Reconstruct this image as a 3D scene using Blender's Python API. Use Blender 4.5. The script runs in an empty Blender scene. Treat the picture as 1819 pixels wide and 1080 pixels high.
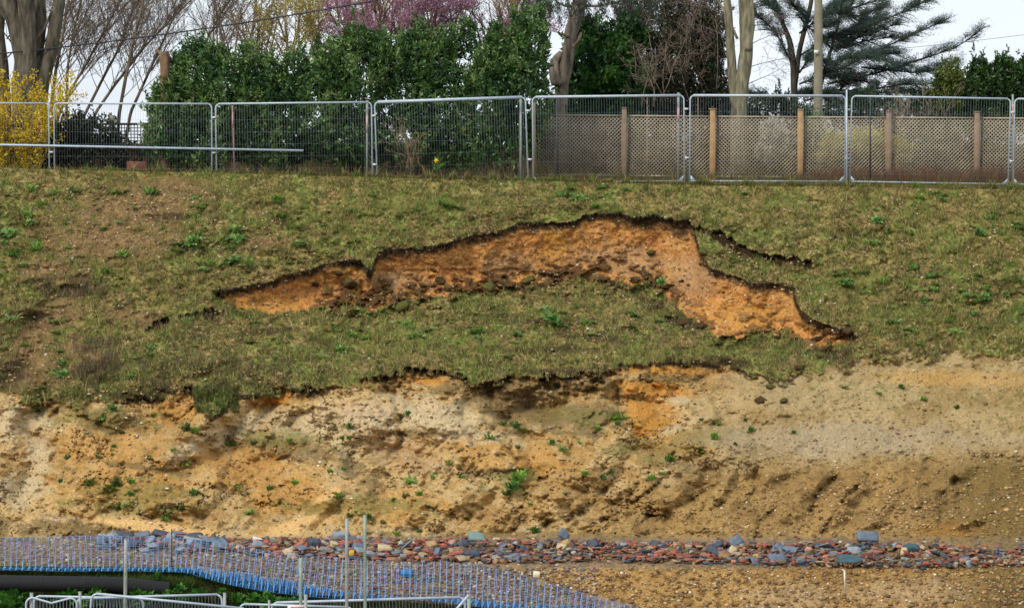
import bpy, math, random
import numpy as np
# ---------------------------------------------------------------- camera, sky, sun, exposure
sc = bpy.context.scene
F = 4860.0; CX = 909.5; CY = 540.0; HZ = 255.0
ZE = 0.84
TH = math.atan((CY - HZ) / F)
cam_d = bpy.data.cameras.new("camera")
cam = bpy.data.objects.new("camera", cam_d)
sc.collection.objects.link(cam)
cam.location = (0, 0, ZE)
cam.rotation_euler = (math.pi / 2 - TH, 0, 0)
cam_d.sensor_width = 36.0
cam_d.lens = 36.0 * F / 1819.0
cam_d.clip_start = 0.5
cam_d.clip_end = 6000.0
sc.camera = cam

SUN_EL = math.radians(42); SUN_AZ = math.radians(224)   # azimuth from +Y (north) clockwise: behind the camera, to the left
world = bpy.data.worlds.new("World"); sc.world = world; world.use_nodes = True
nt = world.node_tree; nt.nodes.clear()
sky = nt.nodes.new("ShaderNodeTexSky"); sky.sky_type = 'NISHITA'; sky.sun_disc = False
sky.sun_elevation = SUN_EL; sky.sun_rotation = SUN_AZ
sky.air_density = 1.0; sky.dust_density = 3.0; sky.ozone_density = 1.5
tc = nt.nodes.new("ShaderNodeTexCoord"); mp = nt.nodes.new("ShaderNodeMapping"); mp.inputs['Scale'].default_value = (1, 1, 5)
nz = nt.nodes.new("ShaderNodeTexNoise"); nz.inputs['Scale'].default_value = 5.0; nz.inputs['Detail'].default_value = 5
rmp = nt.nodes.new("ShaderNodeMapRange"); rmp.inputs['From Min'].default_value = 0.3; rmp.inputs['From Max'].default_value = 0.7
rmp.inputs['To Min'].default_value = 0.70; rmp.inputs['To Max'].default_value = 0.92
mixc = nt.nodes.new("ShaderNodeMix"); mixc.data_type = 'RGBA'; mixc.inputs[7].default_value = (6.9, 7.5, 8.2, 1)  # thin high cloud
bg = nt.nodes.new("ShaderNodeBackground"); bg.inputs['Strength'].default_value = 0.125
out = nt.nodes.new("ShaderNodeOutputWorld")
L = nt.links.new
L(tc.outputs['Generated'], mp.inputs['Vector']); L(mp.outputs[0], nz.inputs['Vector']); L(nz.outputs[0], rmp.inputs[0])
L(rmp.outputs[0], mixc.inputs[0]); L(sky.outputs[0], mixc.inputs[6]); L(mixc.outputs[2], bg.inputs[0]); L(bg.outputs[0], out.inputs[0])
sun_d = bpy.data.lights.new("sun", 'SUN'); sun_d.energy = 2.0; sun_d.angle = math.radians(16); sun_d.color = (1.0, 0.95, 0.87)
sun = bpy.data.objects.new("sun", sun_d); sc.collection.objects.link(sun)
sun.rotation_euler = (math.pi / 2 - SUN_EL, 0, -SUN_AZ + math.pi)
sc.view_settings.view_transform = 'Standard'; sc.view_settings.look = 'None'
sc.view_settings.exposure = 0.27; sc.view_settings.gamma = 1.0

# ---------------------------------------------------------------- helpers
COL = sc.collection
R = random.Random(7)
NR = np.random.RandomState(11)

def lin(c):
    c = np.asarray(c, float) / 255.0
    return np.where(c <= 0.04045, c / 12.92, ((c + 0.055) / 1.055) ** 2.4)

def ray(px, py):
    dx = (np.asarray(px, float) - CX) / F; dv = (CY - np.asarray(py, float)) / F
    return dx, math.cos(TH) + dv * math.sin(TH), -math.sin(TH) + dv * math.cos(TH)

def P(px, py, Y):
    """world point at distance Y along the line of sight of a place in the photograph"""
    dx, dy, dz = ray(px, py); t = np.asarray(Y, float) / dy
    return np.stack(np.broadcast_arrays(dx * t, np.asarray(Y, float) + 0 * t, ZE + dz * t), -1)

def pt(px, py, Y):
    return tuple(float(v) for v in P(px, py, Y))

_lat = {}
def vnoise(x, y, seed=0):
    if seed not in _lat: _lat[seed] = np.random.RandomState(seed + 100).rand(256, 256)
    g = _lat[seed]
    xi = np.floor(x).astype(int); yi = np.floor(y).astype(int)
    fx = x - xi; fy = y - yi; fx = fx * fx * (3 - 2 * fx); fy = fy * fy * (3 - 2 * fy)
    x0 = xi & 255; x1 = (xi + 1) & 255; y0 = yi & 255; y1 = (yi + 1) & 255
    return (g[x0, y0] * (1 - fx) + g[x1, y0] * fx) * (1 - fy) + (g[x0, y1] * (1 - fx) + g[x1, y1] * fx) * fy

def fbm(x, y, octv=4, seed=0, gain=0.5, ridge=False):
    s = 0; a = 1.0; t = 0
    for o in range(octv):
        n = vnoise(x * 2 ** o + 17.3 * o, y * 2 ** o + 9.1 * o, seed + o)
        if ridge: n = 1 - np.abs(2 * n - 1)
        s = s + a * n; t += a; a *= gain
    return s / t          # 0..1

def sst(a, b, x):
    t = np.clip((x - a) / (b - a), 0, 1); return t * t * (3 - 2 * t)

def poly_dist(px, py, pts):
    """distance in pixels to a polyline"""
    d = np.full(np.broadcast(px, py).shape, 1e9)
    for (x0, y0), (x1, y1) in zip(pts[:-1], pts[1:]):
        vx, vy = x1 - x0, y1 - y0; l2 = vx * vx + vy * vy + 1e-9
        t = np.clip(((px - x0) * vx + (py - y0) * vy) / l2, 0, 1)
        d = np.minimum(d, np.hypot(px - x0 - t * vx, py - y0 - t * vy))
    return d

# ---- materials
MATS = {}
def mat(name, rgb=None, rough=0.8, metal=0.0, var=0.15, vscale=8.0, bump=0.0, bscale=30.0, attr=None, spec=0.3, sub=0.0, stretch=1.0):
    if name in MATS: return MATS[name]
    m = bpy.data.materials.new(name); m.use_nodes = True; n = m.node_tree; b = n.nodes['Principled BSDF']
    b.inputs['Roughness'].default_value = rough; b.inputs['Metallic'].default_value = metal
    b.inputs['Specular IOR Level'].default_value = spec
    tcn = n.nodes.new("ShaderNodeTexCoord")
    no = n.nodes.new("ShaderNodeTexNoise"); no.inputs['Scale'].default_value = vscale; no.inputs['Detail'].default_value = 6
    mpn = n.nodes.new("ShaderNodeMapping"); mpn.inputs['Scale'].default_value = (1, 1, stretch); n.links.new(tcn.outputs['Object'], mpn.inputs['Vector'])
    n.links.new(mpn.outputs[0], no.inputs['Vector'])
    mr = n.nodes.new("ShaderNodeMapRange"); mr.inputs['From Min'].default_value = 0.25; mr.inputs['From Max'].default_value = 0.75
    mr.inputs['To Min'].default_value = 1 - var; mr.inputs['To Max'].default_value = 1 + var
    n.links.new(no.outputs[0], mr.inputs[0])
    mx = n.nodes.new("ShaderNodeVectorMath"); mx.operation = 'SCALE'
    if attr:
        at = n.nodes.new("ShaderNodeAttribute"); at.attribute_name = attr; n.links.new(at.outputs['Color'], mx.inputs[0])
    else:
        mx.inputs[0].default_value = tuple(lin(rgb))
    n.links.new(mr.outputs[0], mx.inputs['Scale']); n.links.new(mx.outputs[0], b.inputs['Base Color'])
    if bump:
        bn = n.nodes.new("ShaderNodeTexNoise"); bn.inputs['Scale'].default_value = bscale; bn.inputs['Detail'].default_value = 6
        n.links.new(mpn.outputs[0], bn.inputs['Vector'])
        bp = n.nodes.new("ShaderNodeBump"); bp.inputs['Strength'].default_value = bump; bp.inputs['Distance'].default_value = 0.05
        n.links.new(bn.outputs[0], bp.inputs['Height']); n.links.new(bp.outputs[0], b.inputs['Normal'])
    if sub:
        b.inputs['Subsurface Weight'].default_value = 0
        tr = n.nodes.new("ShaderNodeBsdfTranslucent"); ms = n.nodes.new("ShaderNodeMixShader"); ms.inputs[0].default_value = sub
        o = n.nodes['Material Output']; n.links.new(mx.outputs[0], tr.inputs[0])
        n.links.new(b.outputs[0], ms.inputs[1]); n.links.new(tr.outputs[0], ms.inputs[2]); n.links.new(ms.outputs[0], o.inputs[0])
    MATS[name] = m; return m

def mesh_np(name, V, Fs, cols=None, fcols=None, smooth=False):
    """V (n,3), Fs = array (m,k) or list of such arrays; cols per vertex, fcols per face (linear rgb)"""
    if not isinstance(Fs, (list, tuple)): Fs = [Fs]
    Fs = [np.asarray(f, np.int32) for f in Fs if len(f)]
    me = bpy.data.meshes.new(name)
    V = np.asarray(V, np.float32)
    me.vertices.add(len(V)); me.vertices.foreach_set("co", V.ravel())
    idx = np.concatenate([f.ravel() for f in Fs]); cnt = np.concatenate([np.full(len(f), f.shape[1], np.int32) for f in Fs])
    st = np.concatenate([[0], np.cumsum(cnt)[:-1]]).astype(np.int32)
    me.loops.add(len(idx)); me.loops.foreach_set("vertex_index", idx)
    me.polygons.add(len(cnt)); me.polygons.foreach_set("loop_start", st); me.polygons.foreach_set("loop_total", cnt)
    me.update(calc_edges=True)
    if smooth: me.polygons.foreach_set("use_smooth", np.ones(len(cnt), bool))
    if cols is not None:
        a = me.color_attributes.new("Col", 'FLOAT_COLOR', 'POINT')
        c = np.ones((len(V), 4), np.float32); c[:, :3] = cols; a.data.foreach_set("color", c.ravel())
    if fcols is not None:
        a = me.color_attributes.new("Col", 'FLOAT_COLOR', 'CORNER')
        c = np.ones((len(idx), 4), np.float32); c[:, :3] = np.repeat(np.asarray(fcols), cnt, axis=0); a.data.foreach_set("color", c.ravel())
    return me

def tag(o, label=None, cat=None, group=None, kind=None):
    if label: o['label'] = label
    if cat: o['category'] = cat
    if group: o['group'] = group
    if kind: o['kind'] = kind
    return o

def obj(name, me, m=None, parent=None, loc=None):
    o = bpy.data.objects.new(name, me); COL.objects.link(o)
    if m and len(me.materials) == 0: me.materials.append(m)
    if parent: o.parent = parent
    if loc is not None: o.location = loc
    return o

def empty(name, label, cat, loc=(0, 0, 0), group=None, rot=(0, 0, 0)):
    o = bpy.data.objects.new(name, None); COL.objects.link(o); o.location = loc; o.rotation_euler = rot
    o.empty_display_size = 0.2
    return tag(o, label, cat, group)

def dup(root, loc=None, rot=None, scale=None, label=None, group=None):
    def cp(o, parent):
        c = o.copy(); COL.objects.link(c); c.parent = parent
        for ch in list(o.children): cp(ch, c)
        return c
    r = cp(root, None)
    if loc is not None: r.location = loc
    if rot is not None: r.rotation_euler = rot
    if scale is not None: r.scale = scale
    if label: r['label'] = label
    if group: r['group'] = group
    return r

class MB:
    """collects shapes into one mesh"""
    def __init__(s, org=(0, 0, 0)): s.V = []; s.F = {3: [], 4: []}; s.n = 0; s.org = np.array(org, float)
    def add(s, V, Fc):
        V = np.asarray(V, float); s.V.append(V)
        for f in (Fc if isinstance(Fc, (list, tuple)) else [Fc]):
            f = np.asarray(f, np.int64)
            if len(f): s.F[f.shape[1]].append(f + s.n)
        s.n += len(V)
    def box(s, c, size, rz=0.0, ry=0.0, rx=0.0):
        sx, sy, sz = [v / 2 for v in size]
        v = np.array([(x, y, z) for x in (-sx, sx) for y in (-sy, sy) for z in (-sz, sz)])
        for a, ax in ((rx, 0), (ry, 1), (rz, 2)):
            if a:
                ca, sa = math.cos(a), math.sin(a); i, j = [(1, 2), (2, 0), (0, 1)][ax]
                w = v.copy(); w[:, i] = ca * v[:, i] - sa * v[:, j]; w[:, j] = sa * v[:, i] + ca * v[:, j]; v = w
        s.add(v + np.array(c), np.array([(0, 1, 3, 2), (4, 6, 7, 5), (0, 4, 5, 1), (2, 3, 7, 6), (0, 2, 6, 4), (1, 5, 7, 3)]))
    def tubes(s, polys, radii, sides=5):
        """polys: list of (k,3); radii: list of (k,) ; batches equal k"""
        by = {}
        for p, r in zip(polys, radii):
            by.setdefault(len(p), ([], [])); by[len(p)][0].append(p); by[len(p)][1].append(np.broadcast_to(r, (len(p),)))
        for k, (ps, rs) in by.items():
            A = np.array(ps, float); rr = np.array(rs, float); n = len(A)
            T = np.empty_like(A); T[:, 1:-1] = A[:, 2:] - A[:, :-2]; T[:, 0] = A[:, 1] - A[:, 0]; T[:, -1] = A[:, -1] - A[:, -2]
            T /= np.linalg.norm(T, axis=2, keepdims=True) + 1e-12
            mean = A[:, -1] - A[:, 0]; mean /= np.linalg.norm(mean, axis=1, keepdims=True) + 1e-12
            ref = np.where(np.abs(mean[:, 1:2]) < 0.8, np.array([[0, 1., 0]]), np.array([[1., 0, 0]]))[:, None, :]
            U = np.cross(T, ref); U /= np.linalg.norm(U, axis=2, keepdims=True) + 1e-12
            W = np.cross(T, U)
            a = np.arange(sides) * 2 * math.pi / sides
            V = A[:, :, None, :] + rr[:, :, None, None] * (np.cos(a)[None, None, :, None] * U[:, :, None, :] + np.sin(a)[None, None, :, None] * W[:, :, None, :])
            V = V.reshape(-1, 3)
            base = (np.arange(n) * k * sides)[:, None, None]; i = np.arange(k - 1)[None, :, None] * sides; j = np.arange(sides)[None, None, :]; j2 = (j + 1) % sides
            f = np.stack([base + i + j, base + i + j2, base + i + sides + j2, base + i + sides + j], -1).reshape(-1, 4)
            fs = [f]
            q = base[:, 0, 0]
            if sides == 3:
                fs.append(np.stack([q + 2, q + 1, q], 1)); e = q + (k - 1) * 3; fs.append(np.stack([e, e + 1, e + 2], 1))
            else:
                for t in range(1, sides - 1):
                    fs.append(np.stack([q, q + t + 1, q + t], 1)); e = q + (k - 1) * sides; fs.append(np.stack([e, e + t, e + t + 1], 1))
            s.add(V, fs)
    def tube(s, p, r, sides=8): s.tubes([np.array(p, float)], [np.array(r, float)], sides)
    def make(s, name, m, parent=None, smooth=False, **k):
        V = np.concatenate(s.V) - s.org
        me = mesh_np(name, V, [np.concatenate(f) for f in s.F.values() if f], smooth=smooth, **k)
        return obj(name, me, m, parent)
# ================================================================ THE GROUND (one sheet: plateau, slipped bank, ledge, pit floor)
CREST = ([-5000, 0, 380, 660, 940, 1225, 1505, 1819, 7000], [298, 299, 307, 315, 321, 329, 332, 338, 340])
FENCE_Z = ([-5000, 0, 940, 1225, 1819, 7000], [-0.24, -0.22, -0.08, -0.05, -0.10, -0.12])
def crest(px): return np.interp(px, *CREST) + 2.5 * (fbm(px / 60.0, 0 * px, 3, 5) - 0.5)
TOP = ([375, 440, 500, 540, 600, 640, 652, 660, 671, 720, 780, 840, 880, 930, 1000, 1060, 1100, 1120, 1180, 1226, 1236, 1244, 1262, 1290, 1330, 1370, 1408, 1414, 1424, 1450, 1480, 1515, 1522],
       [516, 509, 492, 478, 466, 460, 476, 476, 447, 441, 433, 416, 414, 396, 396, 381, 379, 387, 383, 392, 415, 448, 474, 488, 502, 500, 508, 530, 552, 570, 580, 586, 600])
BOT = ([375, 400, 440, 520, 560, 600, 680, 760, 850, 900, 1000, 1100, 1170, 1220, 1270, 1300, 1350, 1400, 1440, 1500, 1522],
       [518, 535, 558, 556, 540, 548, 542, 530, 518, 512, 505, 500, 515, 556, 590, 602, 586, 592, 612, 606, 602])
TOE = ([-5000, 0, 90, 160, 250, 340, 352, 378, 400, 420, 480, 560, 640, 720, 780, 850, 950, 1060, 1130, 1200, 1300, 1340, 1400, 1500, 1550, 1640, 1819, 7000],
       [700, 700, 712, 716, 702, 690, 722, 738, 722, 708, 695, 690, 680, 666, 658, 672, 676, 662, 646, 640, 646, 660, 664, 650, 632, 632, 642, 650])
CRACK1 = [(1238, 408), (1285, 422), (1308, 440), (1340, 452), (1378, 462), (1430, 470)]
CRACK2 = [(262, 588), (290, 574), (330, 562), (390, 556)]
CRACK3 = [(1420, 640), (1440, 625), (1480, 632), (1515, 645)]
GULLIES = [[(1215, 826), (1180, 850), (1140, 880), (1110, 905), (1070, 925)], [(1352, 856), (1330, 885), (1310, 905)], [(1290, 850), (1240, 880), (1190, 905), (1150, 925)],
           [(1480, 850), (1450, 875), (1440, 905)], [(1545, 845), (1500, 885), (1480, 915), (1460, 945)], [(1625, 860), (1590, 880), (1560, 915)], [(1075, 870), (1040, 900), (1010, 925)], [(1170, 905), (1130, 935), (1110, 960)],
           [(960, 850), (935, 880), (925, 910)], [(1060, 890), (1010, 915), (960, 935)], [(1700, 850), (1670, 880), (1630, 905)], [(870, 760), (905, 800), (930, 830)], [(1380, 900), (1350, 930), (1340, 955)]]
# blobs: cx, cy, rx, ry, rot(deg)
SAND_BLOBS = []
def blob(px, py, cx, cy, rx, ry, rot=0, soft=0.5, warp=0.45, seed=3):
    a = math.radians(rot); ca, sa = math.cos(a), math.sin(a)
    dx = px - cx; dy = py - cy
    u = (dx * ca + dy * sa) / rx; v = (-dx * sa + dy * ca) / ry
    out_ = np.zeros(np.shape(px)); m = (u * u + v * v) < 4.5
    if not m.any(): return out_
    d = np.sqrt(u[m] ** 2 + v[m] ** 2)
    d = d + warp * 2 * (fbm(px[m] / 22.0 + cx, py[m] / 11.0 + cy, 4, seed, 0.6) - 0.5)
    out_[m] = 1 - sst(1 - soft, 1 + soft * 0.6, d)
    return out_

# large forms of the eroded lower slope: (cx, cy, rx, ry, rot, metres towards the viewer)
MOUNDS = [(215, 840, 120, 60, 0, .45), (340, 765, 120, 30, -30, .35), (470, 830, 120, 50, 15, -.40), (640, 740, 90, 40, 0, .40), (800, 745, 120, 45, 10, .50), (590, 870, 60, 60, -50, .45), (690, 850, 50, 60, -30, -.35), (860, 825, 80, 40, 25, .40), (955, 740, 60, 50, 40, -.45),
          (1010, 850, 90, 40, -20, .35), (1175, 740, 60, 60, 70, -.30), (1080, 760, 80, 25, -10, .25), (1380, 700, 60, 50, 0, .40), (60, 800, 40, 120, 10, -.5), (300, 900, 80, 30, 0, .3), (150, 760, 60, 30, -20, .3), (760, 905, 90, 30, -10, .3), (450, 905, 60, 22, 10, -.2), (1260, 800, 80, 25, 0, .25), (520, 745, 60, 22, 10, -.2), (380, 850, 40, 40, 0, .25),
          (60, 590, 35, 120, 30, -.35), (160, 640, 90, 40, -10, .35), (380, 650, 160, 40, -5, .3), (930, 560, 260, 36, 2, .25), (1280, 600, 120, 24, -8, .3), (1060, 590, 200, 12, 4, -.2), (700, 640, 200, 26, -6, .25), (130, 520, 90, 12, 0, -.22), (240, 375, 120, 40, 0, -.12), (1700, 470, 200, 60, 0, .2), (560, 390, 160, 40, -5, .15)]
VALLEYS = [([(500, 700), (470, 740), (420, 790), (340, 830), (250, 850)], 12, .25), ([(870, 700), (900, 745), (935, 790), (950, 830), (930, 880)], 16, .40), ([(590, 745), (610, 800), (640, 850), (600, 905), (560, 940)], 14, .35), ([(760, 870), (770, 900), (740, 940)], 10, .2), ([(100, 740), (110, 800), (80, 870), (100, 930)], 14, .3),
           ([(365, 715), (400, 760), (410, 800), (400, 860)], 10, .2), ([(1100, 690), (1110, 750), (1150, 800), (1170, 830)], 12, .25), ([(810, 790), (830, 830), (880, 870), (860, 920)], 10, .22), ([(700, 700), (720, 760), (700, 810)], 10, .2), ([(1020, 780), (1000, 830), (960, 860)], 10, .25), ([(210, 780), (230, 820), (200, 880)], 9, .2), ([(0, 690), (60, 640), (100, 570), (150, 510)], 16, .22)]
def ctr(x, c=1.0): return (x - 0.5) * c

def terrain(px, py):
    """returns distance D of the ground along each line of sight plus soil masks"""
    cr = crest(px)
    rel = py - cr
    D = 60.0 - np.interp(rel, [0, 12, 40], [0, 0.18, 0.85])
    D = np.where(rel > 40, 59.15 - (59.15 - 46.9) * np.clip((rel - 40) / (955 - cr - 40), 0, 1) ** 1.0, D)
    low = py > 955
    D = np.where(low, np.interp(py, [955, 962, 1004, 1012, 1090, 1361], [46.9, 46.6, 44.5, 44.35, 43.5, 42.0]), D)
    nx, ny = px, py * 1.7
    jit = 10 * (fbm(px / 14.0, py / 60.0, 3, 21, 0.6) - 0.5) + 7 * (fbm(px / 50.0, py / 200, 2, 27) - 0.5) + 6 * (fbm(px / 4.5, py / 60.0, 2, 29) - 0.5)
    # --- main scar
    inx = sst(372, 384, px) * (1 - sst(1518, 1526, px))
    top = np.interp(px, *TOP) + jit; bot = np.interp(px, *BOT) + 1.2 * jit + 26 * ctr(fbm(px / 30, py / 12, 3, 151, .6)) + 14 * ctr(fbm(px / 16, py / 60, 3, 135, .6), 1.3)
    h = np.maximum(bot - top, 4)
    a = (py - top) / h
    ts = np.interp(px, *TOP) + 8 * ctr(fbm(px / 50.0, py / 200, 2, 27)); bs = np.interp(px, *BOT); a_s = (py - ts) / np.maximum(bs - ts, 4)
    inside = (py > top) & (py < bot) & (inx > 0.5)
    hs = np.interp(px, [375, 440, 520, 600, 680, 760, 850, 1000, 1100, 1200, 1290, 1350, 1410, 1450, 1522], [6, 50, 70, 80, 96, 96, 100, 112, 122, 120, 105, 88, 70, 40, 10])
    E = (0.33 + 1.45 * np.clip(hs / 110, 0, 1.2)) * inx
    face = E * (0.12 * sst(-0.01, 0.03, a) + 0.88 * np.clip(sst(-.06, 0.85, a_s), 0, 1) ** 0.8)
    after = E * (1 - sst(0, 1, (py - bs) / np.clip(1.7 * hs + 30, 30, 200)))
    e = np.where(py < top, E * .10 * sst(-40, 0, py - top), np.where(py < bot, np.where(py < bs, face, after), after))
    # --- slipped mass bulges outward above the toe
    toe = np.interp(px, *TOE) + 1.3 * jit + (34 * ctr(fbm(px / 34, py / 16, 4, 147, .6)) + 18 * ctr(fbm(px / 9, py / 5, 2, 149))) * np.interp(px, [0, 1080, 1120, 1290, 1330, 3000], [1, 1, .35, .35, 1.2, 1.2])
    bul = np.exp(-((px - 800) / 480.0) ** 2)
    t2 = (toe - py)
    e = e - 0.75 * bul * sst(190, 30, t2) * (1 - sst(0, -70, t2) * 0.9)
    toestep = 0.30 * (0.35 + 0.65 * bul + 0.0)
    e = e + toestep * sst(-2, 8, py - toe) * (1 - sst(10, 120, py - toe))
    wx = px + 26 * ctr(fbm(px / 40, py / 30, 3, 131), 1); wy = py + 22 * ctr(fbm(px / 40, py / 30, 3, 133), 1)
    for (cx, cy, rx, ry, ro, am) in MOUNDS:
        aa = math.radians(ro); u = ((wx - cx) * math.cos(aa) + (wy - cy) * math.sin(aa)) / rx; v_ = (-(wx - cx) * math.sin(aa) + (wy - cy) * math.cos(aa)) / ry
        e = e - am * np.where(cy > 690, 1.6, 1.2) * np.exp(-(u * u + v_ * v_) * 1.2)
    for (pl, w_, dp) in VALLEYS: e = e + dp * np.exp(-(poly_dist(wx, wy, pl) / w_) ** 2)
    # --- cracks
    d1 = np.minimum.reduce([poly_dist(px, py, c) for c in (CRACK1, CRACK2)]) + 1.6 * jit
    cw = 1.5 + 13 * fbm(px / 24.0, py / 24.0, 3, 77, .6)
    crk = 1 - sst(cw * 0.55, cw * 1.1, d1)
    e = e + 0.22 * crk
    # --- undulation
    turf = (py < toe) & ~inside
    sand = (py >= toe)
    big = ctr(fbm(nx / 170, ny / 170, 3, 31)) * 0.9
    mid = ctr(fbm(nx / 42, ny / 42, 4, 37, 0.55)) * 0.46 + ctr(fbm(nx / 14, ny / 14, 3, 39, 0.6)) * 0.22
    fine = ctr(fbm(nx / 9, ny / 9, 3, 41, 0.6)) * 0.13
    damp = sst(0, 60, rel)
    zone_left = np.where(px < 1250, 1.0, np.clip(1 - (px - 1250) / 250.0, 0.25, 1))
    hum = ctr(fbm((px + 0.9 * py) / 95, (py - .35 * px) / 60, 4, 47, 0.5, True)) * 1.6
    clod = ctr(fbm(nx / 16, ny / 16, 4, 53, 0.6)) * 0.21 * sst(.30, .62, fbm(px / 70, py / 50, 3, 57))
    ledge = sst(945, 962, py)
    rt = sst(1180, 1330, px) * sst(800, 850, py)      # scraped slope at the right
    fan = np.maximum(np.maximum(blob(px, py, 275, 938, 110, 16, 8, warp=.2), blob(px, py, 540, 932, 85, 20, -14, warp=.2)), blob(px, py, 470, 952, 80, 10, 0, warp=.2))
    e_sand = (1 - fan) * (hum * 0.62 * zone_left * (1 - rt) + clod * (0.55 + 0.45 * zone_left) + fine) * (1 - 0.75 * ledge)
    e_turf = big * 0.6 + mid + fine + ctr(fbm(nx / 5, ny / 5, 2, 59)) * 0.05
    e_scar = fine * .7 + ctr(fbm(px / 26, py / 30, 4, 61, 0.5)) * 0.30 * sst(0, .3, a) + clod * 0.45
    wS = sst(-4, 30, py - toe)
    ee = np.where(inside, e_scar, e_turf * (1 - wS) + e_sand * wS)
    e = e + ee * damp
    # fallen clods along the foot of the scar
    nb = fbm(nx / 13, ny / 13, 3, 67, 0.55)
    foot = inx * np.exp(-((py - bot + 10) / 30.0) ** 2) * sst(0.46, 0.60, nb) * sst(520, 600, px) * (1 - sst(1130, 1230, px) * 0.6)
    e = e - 0.30 * foot
    # gullies and horizontal scrape line on the right lower slope
    dg = np.minimum.reduce([poly_dist(px, py, g) for g in GULLIES]) + 22 * (fbm(px / 16., py / 12., 4, 71, 0.65) - 0.5)
    gul = (1 - sst(-6, 6.0, dg)) * sst(.16, .34, fbm(px / 26.0, py / 26.0, 3, 79))
    e = e + 0.24 * gul
    track = sst(1040, 1180, px) * (1 - sst(1700, 1800, px)) * sst(0, 25, py - np.interp(px, [700, 1165, 1225, 1819], [960, 870, 832, 812])) * (1 - sst(925, 950, py))
    e = e + .26 * track * np.sin((px + .85 * (py - 850) + 34 * ctr(fbm(px / 60, py / 40, 3, 137), 2)) / 13.0) * sst(.35, .6, fbm(px / 90, py / 60, 2, 139))
    brow = np.interp(px, [700, 900, 1165, 1225, 1330, 1819, 3000], [960, 930, 862, 824, 822, 806, 790]) + 16 * ctr(fbm(px / 60, 0 * px + 3, 4, 73), 2)
    scr = sst(820, 1000, px)
    bk = sst(.38, .6, fbm(px / 45, py / 200, 3, 75))
    e = e + scr * (.12 + .22 * bk) * (sst(-8, 16, py - brow) - sst(10, 130, py - brow))
    cv = fbm((px + .6 * py) / 34, (py - .2 * px) / 20, 4, 141, .6); cv2 = fbm(px / 15, py / 9, 3, 143, .6)
    crev = (1 - sst(.006, .022, np.abs(cv - .5))) * sst(.45, .6, fbm(px / 60, py / 40, 2, 145)) * sst(2, 14, py - toe) * (1 - ledge) * (1 - fan) * (1 - .7 * sst(1250, 1400, px))
    e = e + .09 * crev + .03 * (1 - sst(.01, .04, np.abs(cv2 - .5))) * sst(2, 14, py - toe) * (1 - ledge) * (1 - fan)
    D = D + e * np.where(py > 1085, 0.5, 1)
    D = np.where(rel < 1, 60.0, D)
    return D, dict(inside=inside, a=a, h=h, top=top, bot=bot, toe=toe, crk=crk, foot=foot, gul=gul, brow=brow, scr=scr, inx=inx, rel=rel, crev=crev, cr=cr, nx=nx, ny=ny, jit=jit, ridge=hum, clod=clod)

def mixc_(a, b, t):
    return a * (1 - t[..., None]) + b * t[..., None]

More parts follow.
